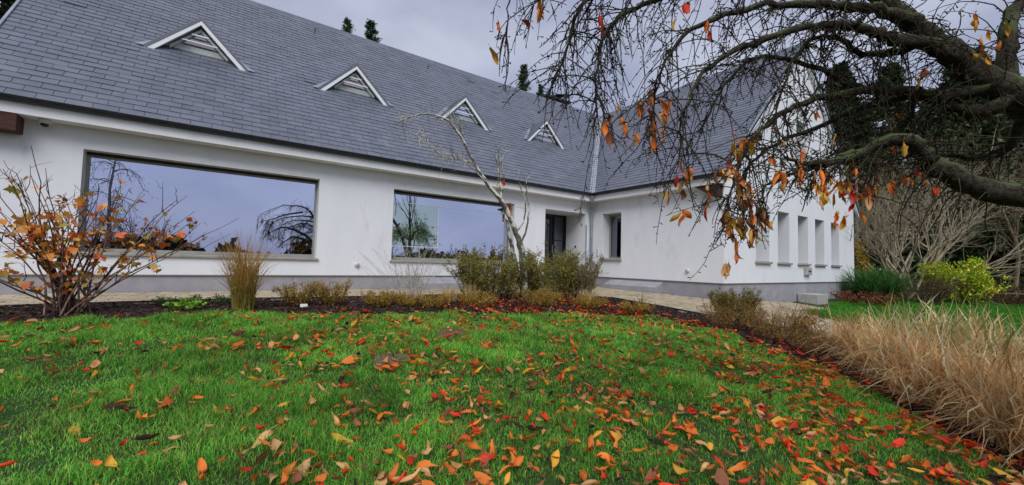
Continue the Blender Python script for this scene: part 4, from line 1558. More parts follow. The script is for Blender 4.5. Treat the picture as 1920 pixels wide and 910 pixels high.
LOBE = {}
for ck, (a, b, c) in {'a': ('#e88e40', '#f0a24c', '#cc6c38'), 'b': ('#dcaa50', '#eaba5e', '#b8823e'), 'c': ('#e67040', '#f0844c', '#c05634'), 'd': ('#a09840', '#b4a84a', '#7a7232')}.items():
    V, F = lobed_leaf()
    me = bpy.data.meshes.new('leaf')
    me.from_pydata(V, [], F)
    me.materials.append(leaf_material('lobed_leaf_' + ck, a, b, c))
    LOBE[ck] = me
cand = paths + tw
inv = wmat(shrub).inverted()
placed = 0
while placed < 298:
    Q = cand[int(r.integers(len(cand)))]
    f = r.uniform(.25, 1) * (len(Q) - 1)
    j = min(int(f), len(Q) - 2)
    p = Q[j] + (Q[j + 1] - Q[j]) * (f - j)
    if p[2] > 1.2 and r.random() < .80: continue
    placed += 1
    o = bpy.data.objects.new('leaf', LOBE[r.choice(list('aaabbbccd'))])
    COL.objects.link(o)
    o.parent = shrub
    m4 = Matrix.Translation(p + r.normal(0, .03, 3)) @ Matrix.Rotation(r.uniform(0, 6.28), 4, 'Z') @ Matrix.Rotation(r.uniform(-.2, 1.2), 4, 'Y') @ Matrix.Rotation(r.normal(0, .5), 4, 'X') @ Matrix.Scale(r.uniform(.07, .13), 4)
    o.matrix_parent_inverse = inv
    o.matrix_basis = m4

nn = 420
Pq = np.array([(lambda Q, f: Q[min(int(f), len(Q) - 2)])(cand[int(r.integers(len(cand)))], r.uniform(1, 9)) for _ in range(nn)])
Pq = Pq[Pq[:, 2] < 1.35]
V, F, C = leaf_cards(Pq + r.normal(0, .03, Pq.shape), r.normal(0, .7, Pq.shape), r.uniform(.035, .075, len(Pq)), palette(['#d98a3c', '#c89a44', '#d4703a', '#a8963e', '#b86a3a'], len(Pq), r), .8, r)
npmesh('small_leaves', V, F, M['leaf'], shrub, C, kind='stuff')

grass_clump('ornamental_grass', 'upright green and bronze grass clump below the left window', 'grass clump', (.31, 6.84), 520, 1.16, .50, ['#8a8c42', '#9c9a4c', '#b59c5c', '#7a823c', '#c09458'], .008, 41, droop=.28, tip='#d89460', h_var=.55, foot=.13, messy=.010)
MATS = ['#bfa048', '#a88e40', '#cca648', '#94883e', '#8a7438', '#c48a38']
for i, (bx_, by_, rad, h, lb) in enumerate((
        (1.02, 7.15, .30, .42, 'low mustard yellow shrub right of the tall grass clump'),
        (1.52, 7.05, .34, .46, 'low yellow green shrub with upright shoots beside the mustard one'),
        (2.18, 6.72, .28, .34, 'small ochre shrub left of the dry silver stems'),
        (3.02, 6.45, .27, .28, 'small ochre mound in front of the dry silver stems'),
        (3.86, 6.42, .42, .30, 'wide low ochre mound before the left leafy bush'),
        (4.95, 6.05, .42, .46, 'ochre mound at the foot of the lichen covered tree'),
        (5.95, 5.72, .40, .34, 'low brown mound where the bed turns to the right'),
        (2.62, 6.62, .24, .26, 'smallest ochre tuft just right of the dry silver stems'),
        (6.55, 5.05, .34, .30, 'low brown mound at the bend of the bed'),
        (5.45, 6.35, .34, .34, 'ochre mound right of the lichen covered trunk'))):
    bush('low_shrub', lb, 'shrub', (bx_, by_), rad * .62, h * (.92 if i < 2 else .85), 60, 5, 3000, .024, MATS, '#5a4a36', 60 + i, 'low shrubs along the bed', r0=.004, tmin=.1, foot=rad * .38)
OLIVE = ['#7a8030', '#94923c', '#a49e48', '#626a2c', '#a8944a', '#82723c']
bush('leafy_bush', 'olive green bush left of the lichen covered trunk', 'bush', (4.62, 7.2), .40, 1.12, 80, 7, 16000, .038, OLIVE, '#6a5f50', 71, 'bushes around the small tree', r0=.010, foot=.50, tmin=.06)
bush('leafy_bush', 'densest olive green bush in front of the door', 'bush', (6.02, 7.0), .32, 1.12, 80, 7, 16000, .038, OLIVE, '#6a5f50', 72, 'bushes around the small tree', r0=.010, foot=.46, tmin=.06)
bush('leafy_bush', 'brownish thinner bush in front of the downpipe', 'bush', (6.72, 6.78), .30, 1.08, 60, 7, 8000, .034, ['#77703a', '#857848', '#6a5f38', '#8f7f50'], '#8a7c68', 73, 'bushes around the small tree', r0=.010, foot=.26, tmin=.15)
for i, (bx_, by_, n_, lb) in enumerate(((3.5, 6.85, 150, 'pale straw tuft left of the olive bush'), (3.95, 6.85, 170, 'pale straw tuft at the foot of the olive bush'), (6.35, 6.1, 120, 'pale straw tuft before the brownish thin bush'))):
    grass_clump('straw_tuft', lb, 'grass clump', (bx_, by_), n_, .42, .36, ['#d8be86', '#c6a86c', '#e6d09c'], .007, 170 + i, 'straw tufts in the bed', droop=.6, foot=.12, messy=.008)
# dry silver stems
r = np.random.default_rng(9)
b3 = (2.95, 7.25, gz(2.95, 7.25) + .01)
e = empty('dry_perennial', b3, 'pale dry leafless stems fanned out below the second window', 'plant')
tb = TB()
S = []
for i in range(70):
    d = np.array([np.clip(r.normal(0, .48), -1.0, 1.0), r.normal(0, .2), 0])
    t = np.linspace(0, 1, 8)
    P = np.array(b3) + np.array([r.normal(0, .12), r.normal(0, .08), 0]) + np.outer(t, d) + np.outer(t, [0, 0, r.uniform(.55, 1.05)])
    P[1:] += np.cumsum(r.normal(0, .012, (7, 3)), 0)
    tb.tube(P, np.linspace(.0042, .0016, 8), 3, hexc('#b9b2a6'))
    S.append(P)
side_twigs(tb, S, 7, .16, .0018, hexc('#c4bdb2'), r, up=.6, tmin=.25)
tb.build('stems', M['bark'], e)
# green ground cover and a small light green plant at the left
bush('ground_cover', 'dark green prostrate conifer low on the mulch', 'ground cover', (-.35, 7.55), .42, .13, 60, 4, 1700, .026, ['#3c5f2e', '#4b7236', '#2f4f26'], '#4a4032', 81, r0=.004, tmin=.1)
bush('ground_cover', 'dark green prostrate conifer left of the tall grass', 'ground cover', (.22, 7.45), .30, .16, 40, 4, 1100, .026, ['#3c5f2e', '#4b7236', '#2f4f26'], '#4a4032', 82, r0=.004, tmin=.1)
bush('small_plant', 'light yellow green leafy plant on the mulch', 'plant', (-.32, 7.15), .18, .10, 24, 2, 260, .05, ['#7fae3a', '#8fbf45', '#6c9a34'], '#5a7a34', 83, r0=.003, leaf_w=.8, tmin=.3)
t_ = MB().prism([(1.02, 6.78, gz(1, 6.8) + .04), (1.12, 6.78, gz(1, 6.8) + .04), (1.12, 6.80, gz(1, 6.8) + .085), (1.02, 6.80, gz(1, 6.8) + .085)], (0, .004, 0))
set_props(t_.build('plant_tag', M['plastic']), 'small white plant tag under the mustard yellow shrub', 'tag')

# ------------------------------------------------------------------ the small lichen-covered tree in the bed
r = np.random.default_rng(14)
tb0 = np.array([5.22, 6.82, gz(5.22, 6.82)])
tree = empty('lichen_tree', tb0, 'small bare tree with pale lichen on its leaning twin stems', 'tree')
DT = float((tb0 - CAM) @ c_f)


def img_path(pts, depth, n, wob=0, rr=None):
    d = np.broadcast_to(np.asarray(depth, float), (len(pts),))
    P = smooth_path([at(x, y, k) for (x, y), k in zip(pts, d)], n)
    if wob: P[1:-1] += rr.normal(0, wob, (n - 2, 3))
    return P


tb = TB()
A = img_path([(986, 575), (983, 530), (981, 496), (976, 460), (967, 436), (953, 401), (942, 380), (928, 362), (911, 341), (893, 312), (876, 280)], np.linspace(DT, DT - .5, 11), 34, .006, r)
tb.tube(A, np.linspace(.082, .022, 34) * (1 + r.normal(0, .07, 34)), 10)
B = img_path([(984, 560), (972, 517), (962, 475), (955, 436), (948, 401), (940, 372), (938, 335), (934, 292)], np.linspace(DT, DT + .35, 8), 26, .006, r)
tb.tube(B, np.linspace(.058, .014, 26) * (1 + r.normal(0, .07, 26)), 9)
tb.build('trunk', M['lichen_bark'], tree)
tb = TB()
tips = []
limb = lambda pts, d, n, r0, r1: (lambda P: (tb.tube(P, np.linspace(r0, r1, n), 6), tips.append(P)))(img_path(pts, d, n, .008, r))
limb([(876, 280), (858, 248), (835, 224), (802, 214), (772, 219), (745, 230)], np.linspace(DT - .5, DT - .8, 6), 18, .027, .006)
limb([(893, 312), (868, 300), (846, 290), (820, 286), (796, 262), (766, 246)], np.linspace(DT - .45, DT - .9, 6), 18, .016, .004)
limb([(876, 280), (866, 250), (858, 232), (838, 218)], DT - .3, 10, .016, .005)
limb([(911, 341), (890, 320), (866, 300), (830, 300)], DT - .6, 10, .012, .003)
limb([(976, 460), (988, 425), (991, 390), (986, 352), (992, 330)], DT + .1, 14, .024, .005)
limb([(967, 436), (982, 415), (985, 380), (975, 350), (972, 320)], DT + .2, 14, .020, .004)
limb([(948, 401), (938, 372), (945, 340), (940, 300), (952, 282)], DT + .3, 14, .018, .004)
limb([(928, 362), (936, 330), (930, 300), (938, 270)], DT - .2, 12, .014, .004)
side_twigs(tb, tips[:4], 16, .42, .006, (1, 1, 1), r, up=.15, tmin=.2, sides=4)
side_twigs(tb, tips[4:], 11, .32, .005, (1, 1, 1), r, up=.7, tmin=.3, sides=4)
tt = side_twigs(tb, tips[:4], 26, .36, .004, (1, 1, 1), r, up=-.05, tmin=.4, sides=3)
side_twigs(tb, tt, 2, .16, .0028, (1, 1, 1), r, up=0, tmin=.2, sides=3)
tb.build('branches', M['lichen_bark'], tree)
for i, (px, py) in enumerate(((952, 390), (958, 402), (949, 398), (955, 384), (960, 395), (946, 410), (944, 345), (936, 352), (961, 418))):
    o = bpy.data.objects.new('leaf', BASE_MESH['red', i % 8])
    COL.objects.link(o)
    o.parent = tree
    o.matrix_parent_inverse = wmat(tree).inverted()
    o.matrix_basis = Matrix.Translation(at(px, py, DT - .25)) @ Matrix.Rotation(r.uniform(0, 6.28), 4, 'Z') @ Matrix.Rotation(r.uniform(.6, 1.6), 4, 'Y') @ Matrix.Scale(.13, 4)

# ------------------------------------------------------------------ planting on the right side of the lawn
BROWN = ['#967a44', '#aa884a', '#bc9650', '#826838', '#9c884c', '#c08a4a']
bush('leafy_bush', 'rounded olive bush in front of the corner of the wing', 'bush', (7.85, 3.85), .20, .60, 80, 6, 11000, .028, ['#6a6a26', '#7d7a30', '#8a7c36', '#5a5a22', '#8f7036'], '#6a5a44', 91, r0=.006, foot=.24, tmin=.06)
for i, (bx_, by_, rad, h, nl, lb) in enumerate((
        (7.1, 3.55, .40, .50, 2600, 'brown twiggy shrub next to the corner bush'),
        (7.55, 3.0, .46, .62, 2400, 'tall wispy brown shrub beside the path'),
        (7.0, 2.75, .42, .50, 2800, 'brown twiggy shrub between lawn edge and path'),
        (7.5, 2.25, .44, .52, 2300, 'brown shrub left of the dry beige grass'),
        (6.75, 2.15, .36, .38, 2200, 'low brown shrub spilling towards the lawn edge'))):
    bush('twiggy_shrub', lb, 'shrub', (bx_, by_), rad, h, 60, 6, nl, .021, BROWN, '#6a543c', 95 + i, 'twiggy shrubs right of the lawn', r0=.004, tmin=.12, foot=rad * .5)
BEIGE = ['#e6c692', '#f0d8a6', '#d8ae78', '#f6e6c0', '#c69a60', '#deb076']
VARI = ['#a7a86a', '#c6c592', '#8f9a58', '#d8d4a8', '#7c8a48', '#b9a873']
for i, (bx_, by_, n_, h, sp, lb) in enumerate((
        (6.80, 1.68, 620, .78, .45, 'dry beige grass clump beside the brown shrubs'),
        (6.25, 1.28, 700, .80, .46, 'dry beige grass clump at the lawn edge, second from the house'),
        (5.75, .90, 720, .78, .46, 'dry beige grass clump arching over the lawn edge'),
        (5.45, .46, 720, .78, .46, 'dry beige grass clump at the right edge, second nearest'),
        (5.0, .22, 640, .74, .44, 'nearest dry beige grass clump at the right edge'),
        (7.35, 1.05, 560, .86, .46, 'dry beige grass clump behind the front row, towards the path'),
        (6.75, .50, 600, .86, .46, 'dry beige grass clump behind, at the right edge'))):
    grass_clump('dry_grass', lb, 'grass clump', (bx_, by_), int(n_ * 1.5), h * 1.12, sp * 1.35, BEIGE, .012, 120 + i, 'dry beige grasses', droop=1.1, h_var=.65, foot=.32, messy=.02)
for i, (bx_, by_, n_, lb) in enumerate(((7.15, 1.30, 150, 'striped cream and green grass rising from the dry beige clumps'),
                                       (6.60, .85, 170, 'striped cream and green grass at the right edge'),
                                       (7.6, .80, 130, 'striped cream and green grass nearest the path'))):
    grass_clump('variegated_grass', lb, 'grass clump', (bx_, by_), n_, 1.0, .70, VARI, .024, 140 + i, 'striped grasses', droop=.55, h_var=.4, foot=.3, messy=.012)
grass_clump('small_grass', 'little dark dry grass tuft on the paving edge', 'grass clump', (7.05, 5.3), 26, .42, .22, ['#4a4030', '#5f5138'], .005, 150, droop=.15, foot=.03)

# far garden on the right
grass_clump('strap_leaved_plant', 'arching green strap leaved clump at the end of the gable wall', 'plant', (18.6, 4.35), 1100, 1.35, 1.25, ['#3f6b34', '#4f7d3d', '#345a2c', '#5f8a48'], .030, 151, droop=.62, foot=.55, h_var=.5)
bush('low_shrub', 'rust red low plant in front of the green strap leaves', 'shrub', (16.9, 4.15), .55, .42, 50, 4, 1500, .07, ['#7a4a34', '#8a5a3c', '#6a4030'], '#5a4034', 152, r0=.006, foot=.5, tmin=.1)
bush('brown_shrub', 'dark brown shrub under the fan of bare stems', 'shrub', (20.6, 3.55), .75, 1.25, 70, 6, 1500, .06, ['#5a4438', '#6a5244', '#4a382e'], '#4f3f36', 153, r0=.008, foot=.5, tmin=.1)
e = bush('yellow_green_shrub', 'bright yellow green shrub right of the bare stems', 'shrub', (23.2, 3.0), .50, 1.75, 60, 6, 6000, .11, ['#b8d038', '#d0d038', '#9cc438', '#e4cc38', '#8ab444'], '#6a6440', 154, r0=.012, foot=.6, tmin=.1)
bush('yellow_shrub', 'golden yellow foliage just behind the gable corner', 'shrub', (20.7, 5.6), .35, 2.4, 40, 6, 2400, .10, ['#c79a2c', '#d8ae34', '#a88a2c', '#8f8a34'], '#5a4a34', 155, r0=.010, foot=.25, tmin=.1)
bush('brown_hedge', 'low russet hedge at the far right edge', 'hedge', (27.5, 1.7), 1.4, .95, 90, 5, 3600, .09, ['#6f4a34', '#7d5a3c', '#5f4030', '#4f4630'], '#4a382e', 156, r0=.008, foot=1.2, tmin=.05)
# the big fan of bare grey stems
r = np.random.default_rng(31)
fb = np.array([22.6, 4.3, gz(22.6, 4.3)])
e = empty('bare_fan_tree', fb, 'wide fan of bare grey stems right of the house', 'tree')
tb = TB()
GB = np.array(hexc('#9a8f78'))
for i in range(22):
    ang = (i - 10.5) / 10.5 * 1.12 + r.normal(0, .08)
    d = np.array([c_r[0] * math.sin(ang), c_r[1] * math.sin(ang), math.cos(ang)]) + r.normal(0, .16, 3)
    d[2] = max(d[2], .42)
    bare_limb(tb, fb + [r.normal(0, .35), r.normal(0, .3), 0], d, 3.2 * r.uniform(.8, 1.15), .070 * r.uniform(.6, 1.2), 0, 3, r, 7, .10, 5, .38, .62, .05, 6, GB * r.uniform(.8, 1.3))
tb.build('branches', M['bark'], e)
# slim grey post with an arm behind it
pb = np.array([24.0, 6.2, gz(24, 6.2)])
e = empty('garden_lamp_post', pb, 'slim grey post with a flat arm behind the bare stems', 'post')
hp = at(1675, 338, (pb - CAM) @ c_f)[2]
tb = TB()
tb.tube([pb, (pb[0], pb[1], hp)], .055, 8)
tb.build('pole', M['pipe'], e)
MB().box(pb[0] - 1.0, pb[0] + .15, pb[1] - .06, pb[1] + .06, hp, hp + .10).build('arm', M['pipe'], e)

# ------------------------------------------------------------------ trees behind
DARKC = ['#2c4228', '#385030', '#24361f', '#445a36', '#33472a']
for i, (px, py, Y, rad, lb) in enumerate(((652, 38, 26, 1.9, 'thin conifer top beyond the ridge, leftmost'), (697, 40, 27, 2.6, 'broad conifer top beyond the ridge, second from left'),
                                         (982, 122, 29, 3.0, 'tall conifer top beyond the ridge above the third dormer'), (1014, 160, 30, 2.2, 'small conifer top left of the chimney'))):
    d = c_f + c_r * ((px - 960) / FPX) + c_u * ((455 - py) / FPX)
    P = CAM + d * (Y / d[1])
    conifer(lb, (P[0], P[1]), P[2] - gz(P[0], P[1]), rad, 200 + i, DARKC if i else ['#4a5a3c', '#5a6844', '#3c4c32'], 46, 5, 40, 'conifers behind the house', z0=.55, fine=.5)
# dark tree past the left verge
for i, (bx_, by_, h) in enumerate(((-4.9, 16.6, 13.0), (-7.4, 14.5, 11.0))):
    conifer(('dark evergreen past the left end of the roof', 'second dark evergreen further left of the roof')[i], (bx_, by_), h, 3.3, 210 + i, ['#26361c', '#33451f', '#3f5226', '#1d2b17'], 34, 10, 18, 'evergreens left of the house', z0=.1)
# dark wood behind the right garden
WOOD = [(27.5, 9.0, 11.5, 2.8), (31.5, 6.5, 13.0, 3.1), (25.0, 12.5, 12.5, 2.8), (35.0, 3.5, 14.0, 3.4), (30.0, 11.5, 14.5, 3.2), (37.5, .8, 13.5, 3.4), (23.6, 9.2, 8.6, 2.0), (41, 5.0, 16, 3.6), (34, 9.5, 15, 3.4), (40, -1.6, 13, 3.2),
        (29.5, 7.4, 10.5, 2.6), (33.2, 5.0, 11.5, 2.8), (36.4, 2.3, 12, 3.0), (31.6, 9.4, 12, 2.8), (38.5, .2, 12, 3.0)]
for i, (bx_, by_, h, rad) in enumerate(WOOD):
    px, py, _ = project((bx_, by_, h * .5))
    conifer('dark conifer in the wood on the right, number %s from the house' % ('one two three four five six seven eight nine ten eleven twelve thirteen fourteen fifteen'.split()[int(np.sum([project((b[0], b[1], 3))[0] < px for b in WOOD]))]),
            (bx_, by_), h, rad, 220 + i, ['#2f4029', '#3c4c32', '#26361f', '#4a5a3a', '#56603f'], 38, 9, 24, 'dark conifers in the wood on the right', z0=.03, fine=1.25)
r = np.random.default_rng(33)
for i, (bx_, by_, h) in enumerate(((25.5, 7.2, 7.0), (29.0, 4.6, 7.5), (32.5, 2.2, 8.0), (27.0, 5.6, 6.0), (30.5, 1.0, 7.0), (34.0, -.2, 8.0))):
    b_ = np.array([bx_, by_, gz(bx_, by_)])
    e = empty('bare_tree', b_, ['bare brown tree behind the slim grey post', 'bare brown tree above the yellow green shrub', 'bare brown tree deep in the wood at right', 'bare brown thicket behind the fan of stems', 'bare brown tree above the russet hedge', 'bare brown tree at the right edge of the wood'][i], 'tree', 'bare trees in the wood')
    tb = TB()
    bc = np.array(hexc(['#9a8a70', '#a6967c', '#8f8068'][i % 3]))
    bare_limb(tb, b_, (0, 0, 1), h * .62, .13, 0, 4, r, 7, .12, 5, .55, .62, .04, 6, bc)
    tb.build('branches', M['bark'], e)
# a distant line of trees and hedges behind the camera, which the windows mirror
r = np.random.default_rng(35)
n = 26000
aa = r.uniform(math.radians(95), math.radians(300), n)
dist = r.uniform(62, 78, n)
X, Y = np.sin(aa) * dist, np.cos(aa) * dist
top_h = 1.2 + 4.2 * vnoise(aa * 30, dist * .02, 1.0, 41) ** 2 + 1.2 * vnoise(aa * 120, dist * .02, 1.0, 42)
Z = ground(X, Y) + top_h * r.random(n) ** .6 * 1.0 + 1.0
V, F, C = leaf_cards(np.stack([X, Y, Z], -1), r.normal(size=(n, 3)) + [0, 0, .4], r.uniform(.7, 1.7, n), palette(['#222b18', '#2c3620', '#1a2214', '#39401f'], n, r), .8, r)
npmesh('distant_treeline', V, F, M['needles'], None, C, kind='stuff', label='distant dark line of trees mirrored in the windows')
# the round-headed weeping tree mirrored in the second window
r = np.random.default_rng(36)
b_ = np.array([8.7, -2.4, gz(8.7, -2.4)])
e = empty('weeping_tree', b_, 'round weeping tree mirrored in the left of the second window', 'tree')
tb = TB()
tips = []
tb.tube([b_, b_ + [.05, .1, 1.3], b_ + [-.05, .1, 2.6]], [.13, .11, .09], 8, hexc('#4f4a38'))
for i in range(16):
    a = r.uniform(0, 2 * np.pi)
    R1 = r.uniform(.7, 2.1)
    t = np.linspace(0, 1, 12)
    P = b_ + [0, .1, 2.5] + np.stack([np.cos(a) * R1 * t ** .8, np.sin(a) * R1 * t ** .8, 2.2 * t - 3.3 * t ** 2.4 * R1 / 2.1], -1)
    tb.tube(P, np.linspace(.03, .005, 12), 4, hexc('#5a5a40'))
    tips.append(P)
tt = side_twigs(tb, tips, 16, .8, .006, hexc('#5a5a40'), r, up=-.5, tmin=.15)
for i in range(4):
    bare_limb(tb, b_ + [0, .1, 3.6], (r.normal(0, .4), r.normal(0, .3), 1), 1.6, .03, 0, 2, r, 5, .1, 3, .5, .6, 0, 4, hexc('#4f4a38'))
tb.build('branches', M['bark'], e)
Q = np.concatenate([np.asarray(p_)[1:] for p_ in tt])
Q = np.repeat(Q, 5, 0) + r.normal(0, .06, (len(Q) * 5, 3))
V, F, C = leaf_cards(Q, r.normal(0, .4, Q.shape) + [0, 0, -.6], .09 * r.uniform(.6, 1.3, len(Q)), palette(['#8aa864', '#a4bc78', '#748f52', '#bac48a'], len(Q), r), .4, r)
npmesh('foliage', V, F, M['leaf'], e, C)

b_ = np.array([-3.7, -3.2, gz(-3.7, -3.2)])
e = empty('pale_birch', b_, 'slender pale birch mirrored in the left of the wide window', 'tree')
tb = TB()
tips = []
tb.tube(smooth_path([b_, b_ + [.1, 0, 2.0], b_ + [.0, .1, 4.0], b_ + [.1, .0, 5.6]], 14), np.linspace(.11, .02, 14), 8, hexc('#8f8a80'))
for i in range(26):
    a_ = r.uniform(0, 2 * np.pi)
    z_ = r.uniform(2.0, 5.4)
    R1 = r.uniform(.6, 1.5)
    t = np.linspace(0, 1, 9)
    P = b_ + [.05, .05, z_] + np.stack([np.cos(a_) * R1 * t, np.sin(a_) * R1 * t, .7 * t - 1.3 * t ** 2.5], -1)
    tb.tube(P, np.linspace(.016, .004, 9), 4, hexc('#6a6258'))
    tips.append(P)
tt = side_twigs(tb, tips, 9, .6, .005, hexc('#6a6258'), r, up=-.4, tmin=.2)
tb.build('branches', M['bark'], e)
Q = np.concatenate([np.asarray(p_)[1:] for p_ in tt])
V, F, C = leaf_cards(Q + r.normal(0, .05, Q.shape), r.normal(0, .4, Q.shape) + [0, 0, -.6], .07 * r.uniform(.6, 1.3, len(Q)), palette(['#8f9a64', '#a8a86c', '#7a8454'], len(Q), r), .5, r)
npmesh('foliage', V, F, M['leaf'], e, C)

# ------------------------------------------------------------------ the old cherry tree over the camera's right
r = np.random.default_rng(77)
cb = np.array([3.95, -.50, gz(3.95, -.5)])
cherry = empty('cherry_tree', cb, 'old cherry tree with mossy boughs and drooping twigs reaching in from the right', 'tree')
tb = TB()


def bough(pts, rads, n, first=()):
    P = smooth_path(list(first) + [at(*p) for p in pts], n)
    R = np.interp(np.linspace(0, 1, n), np.linspace(0, 1, len(rads)), rads) * (1 + r.normal(0, .05, n))
    P[2:-1] += r.normal(0, .006, (n - 3, 3))
    kn = np.linspace(0, n - 1, max(4, n // 5))
    kick = np.stack([np.interp(np.arange(n), kn, r.normal(0, .022, len(kn))) for _ in range(3)], -1)
    P += kick * np.clip(np.arange(n) / 6, 0, 1)[:, None]
    tq = TB()
    tq.tube(P, R, 12)
    tq.build('bough', M['cherry_bark'], cherry)
    return P


tb.tube(smooth_path([cb, cb + [0, .02, .5], cb + [-.04, .05, 1.0], cb + [-.03, .1, 1.5]], 12), np.linspace(.27, .22, 12), 14)
boughs = []
boughs.append(bough([(1985, 395, 2.45), (1920, 372, 2.4), (1840, 350, 2.35), (1770, 312, 2.35), (1735, 285, 2.35), (1680, 268, 2.35), (1620, 280, 2.4), (1560, 300, 2.4), (1512, 303, 2.4), (1478, 288, 2.4)],
                    [.12, .08, .065, .061, .054, .045, .036, .028, .022, .016, .008], 46, [cb + [-.02, .05, .85]]))
boughs.append(bough([(2000, 235, 2.55), (1920, 190, 2.5), (1850, 150, 2.5), (1795, 100, 2.5), (1745, 55, 2.5), (1690, 22, 2.5), (1640, -12, 2.55), (1560, -60, 2.6), (1480, -110, 2.6), (1380, -140, 2.5), (1250, -160, 2.4)],
                    [.15, .106, .092, .079, .067, .056, .048, .041, .034, .028, .021, .012], 50, [cb + [-.03, .08, 1.1]]))
boughs.append(bough([(1800, 108, 2.5), (1745, 85, 2.45), (1690, 76, 2.4), (1640, 62, 2.4), (1580, 52, 2.4), (1510, 55, 2.35), (1440, 68, 2.3), (1375, 92, 2.25), (1318, 140, 2.2), (1290, 220, 2.2), (1278, 330, 2.2)],
                    [.05, .04, .033, .029, .025, .021, .017, .013, .010, .007, .003], 46))
boughs.append(bough([(1850, 165, 2.5), (1800, 172, 2.55), (1720, 166, 2.6), (1650, 168, 2.6), (1595, 160, 2.6), (1545, 128, 2.55), (1470, 104, 2.5), (1400, 112, 2.45), (1350, 165, 2.4), (1330, 260, 2.4)],
                    [.042, .035, .029, .025, .02, .016, .012, .009, .006, .003], 42))
boughs.append(bough([(1893, 176, 2.5), (1850, 208, 2.55), (1790, 204, 2.6), (1705, 192, 2.7), (1620, 208, 2.75), (1540, 238, 2.75), (1455, 278, 2.7), (1405, 335, 2.65), (1386, 425, 2.6)],
                    [.05, .038, .032, .026, .02, .015, .011, .007, .003], 36))
boughs.append(bough([(1905, 178, 2.52), (1880, 110, 2.6), (1890, 50, 2.6), (1930, -10, 2.6), (1990, -60, 2.7)], [.05, .045, .04, .036, .03], 18))
boughs.append(bough([(1720, 40, 2.5), (1640, 20, 2.4), (1550, 2, 2.35), (1450, 8, 2.3), (1350, 25, 2.25), (1265, 75, 2.2), (1232, 160, 2.2), (1215, 260, 2.2)],
                    [.042, .03, .023, .018, .014, .010, .006, .003], 40))
boughs.append(bough([(1640, -12, 2.55), (1500, -45, 2.4), (1350, -35, 2.3), (1240, -5, 2.2), (1160, 50, 2.15), (1125, 140, 2.15), (1113, 262, 2.15)],
                    [.034, .024, .018, .013, .009, .006, .003], 38))
boughs.append(bough([(1480, -70, 2.5), (1380, -75, 2.3), (1240, -60, 2.2), (1140, -30, 2.1), (1078, 25, 2.1), (1052, 100, 2.1), (1036, 168, 2.1)],
                    [.04, .028, .02, .013, .008, .005, .0025], 34))
boughs.append(bough([(1620, 168, 2.6), (1540, 192, 2.5), (1462, 228, 2.4), (1402, 276, 2.35), (1372, 345, 2.3), (1376, 430, 2.3)], [.026, .02, .014, .009, .006, .003], 30))
boughs.append(bough([(1600, 285, 2.4), (1540, 320, 2.4), (1480, 335, 2.4), (1430, 365, 2.4), (1415, 420, 2.4)], [.02, .014, .01, .006, .003], 24))
boughs.append(bough([(1745, 55, 2.5), (1690, 110, 2.5), (1620, 112, 2.5), (1560, 72, 2.45), (1500, 90, 2.4), (1460, 160, 2.35), (1440, 260, 2.35)], [.03, .022, .017, .013, .009, .006, .003], 34))
boughs.append(bough([(1250, -160, 2.4), (1100, -120, 2.2), (990, -70, 2.1), (945, -10, 2.05), (929, 75, 2.05)], [.014, .009, .006, .004, .002], 24))
boughs.append(bough([(1200, -140, 2.3), (1080, -90, 2.2), (1020, -30, 2.15), (1006, 35, 2.1)], [.009, .006, .004, .002], 20))
boughs.append(bough([(1720, 166, 2.6), (1700, 230, 2.75), (1640, 262, 2.8), (1570, 280, 2.8), (1520, 330, 2.8), (1505, 400, 2.8)], [.024, .018, .013, .009, .006, .003], 28))
boughs.append(bough([(1935, 196, 2.52), (1905, 262, 2.68), (1850, 292, 2.8), (1780, 300, 2.9), (1700, 285, 2.9), (1640, 320, 2.9), (1600, 380, 2.9)], [.04, .03, .022, .016, .011, .007, .003], 28))
n_vis = len(boughs)
# the rest of the crown, above and behind the camera
for i in range(13):
    a = r.uniform(0, 2 * np.pi)
    if math.cos(a - math.atan2(.9, .2)) > .82: continue
    R1 = r.uniform(1.6, 3.6)
    t = np.linspace(0, 1, 14)
    zt = r.uniform(1.3, 2.6)
    P = cb + [-.03, .1, 1.45] + np.stack([np.cos(a) * R1 * t, np.sin(a) * R1 * t, zt * (1.7 * t - 1.35 * t ** 2.2)], -1)
    P[2:] += np.cumsum(r.normal(0, .03, (12, 3)), 0)
    px, py, pz = project(P)
    if np.any((pz > .2) & (px > 880) & (px < 1950) & (py > -250)): continue
    tq = TB()
    tq.tube(P, np.linspace(.10, .01, 14), 9)
    tq.build('bough', M['cherry_bark'], cherry)
    boughs.append(P)
tb.build('trunk', M['cherry_bark'], cherry)

tb = TB()
KN = []


def droop_twig(p, d, L, r0, spurs, n=7, grav=.30):
    d = unit(d)
    P = [np.array(p)]
    for i in range(n - 1):
        d = unit(d + r.normal(0, .14, 3) + [0, 0, -grav])
        P.append(P[-1] + d * L / (n - 1))
    P = np.array(P)
    ex, ey, ez = project(P[-1])
    if ez > .5 and ((1445 < ex < 1680 and ey > 385) or (1300 < ex < 1700 and ey > 470)):
        P = P[:4]
        n = 4
        ex, ey, ez = project(P[-1])
        if ey > 385 and ex > 1445: return None
    tb.tube(P, np.linspace(r0, r0 * .45, n), 4)
    for _ in range(spurs):
        f = r.uniform(.1, 1) * (n - 1)
        i = min(int(f), n - 2)
        q_ = P[i] + (P[i + 1] - P[i]) * (f - i)
        sd_ = unit(r.normal(0, 1, 3) + unit(P[i + 1] - P[i]) * .4)
        l_ = r.uniform(.010, .035)
        tb.tube([q_, q_ + sd_ * l_ * .6, q_ + sd_ * l_ * .8, q_ + sd_ * (l_ + .004)], [.0016, .0016, .0036, .0012], 4)
    return P


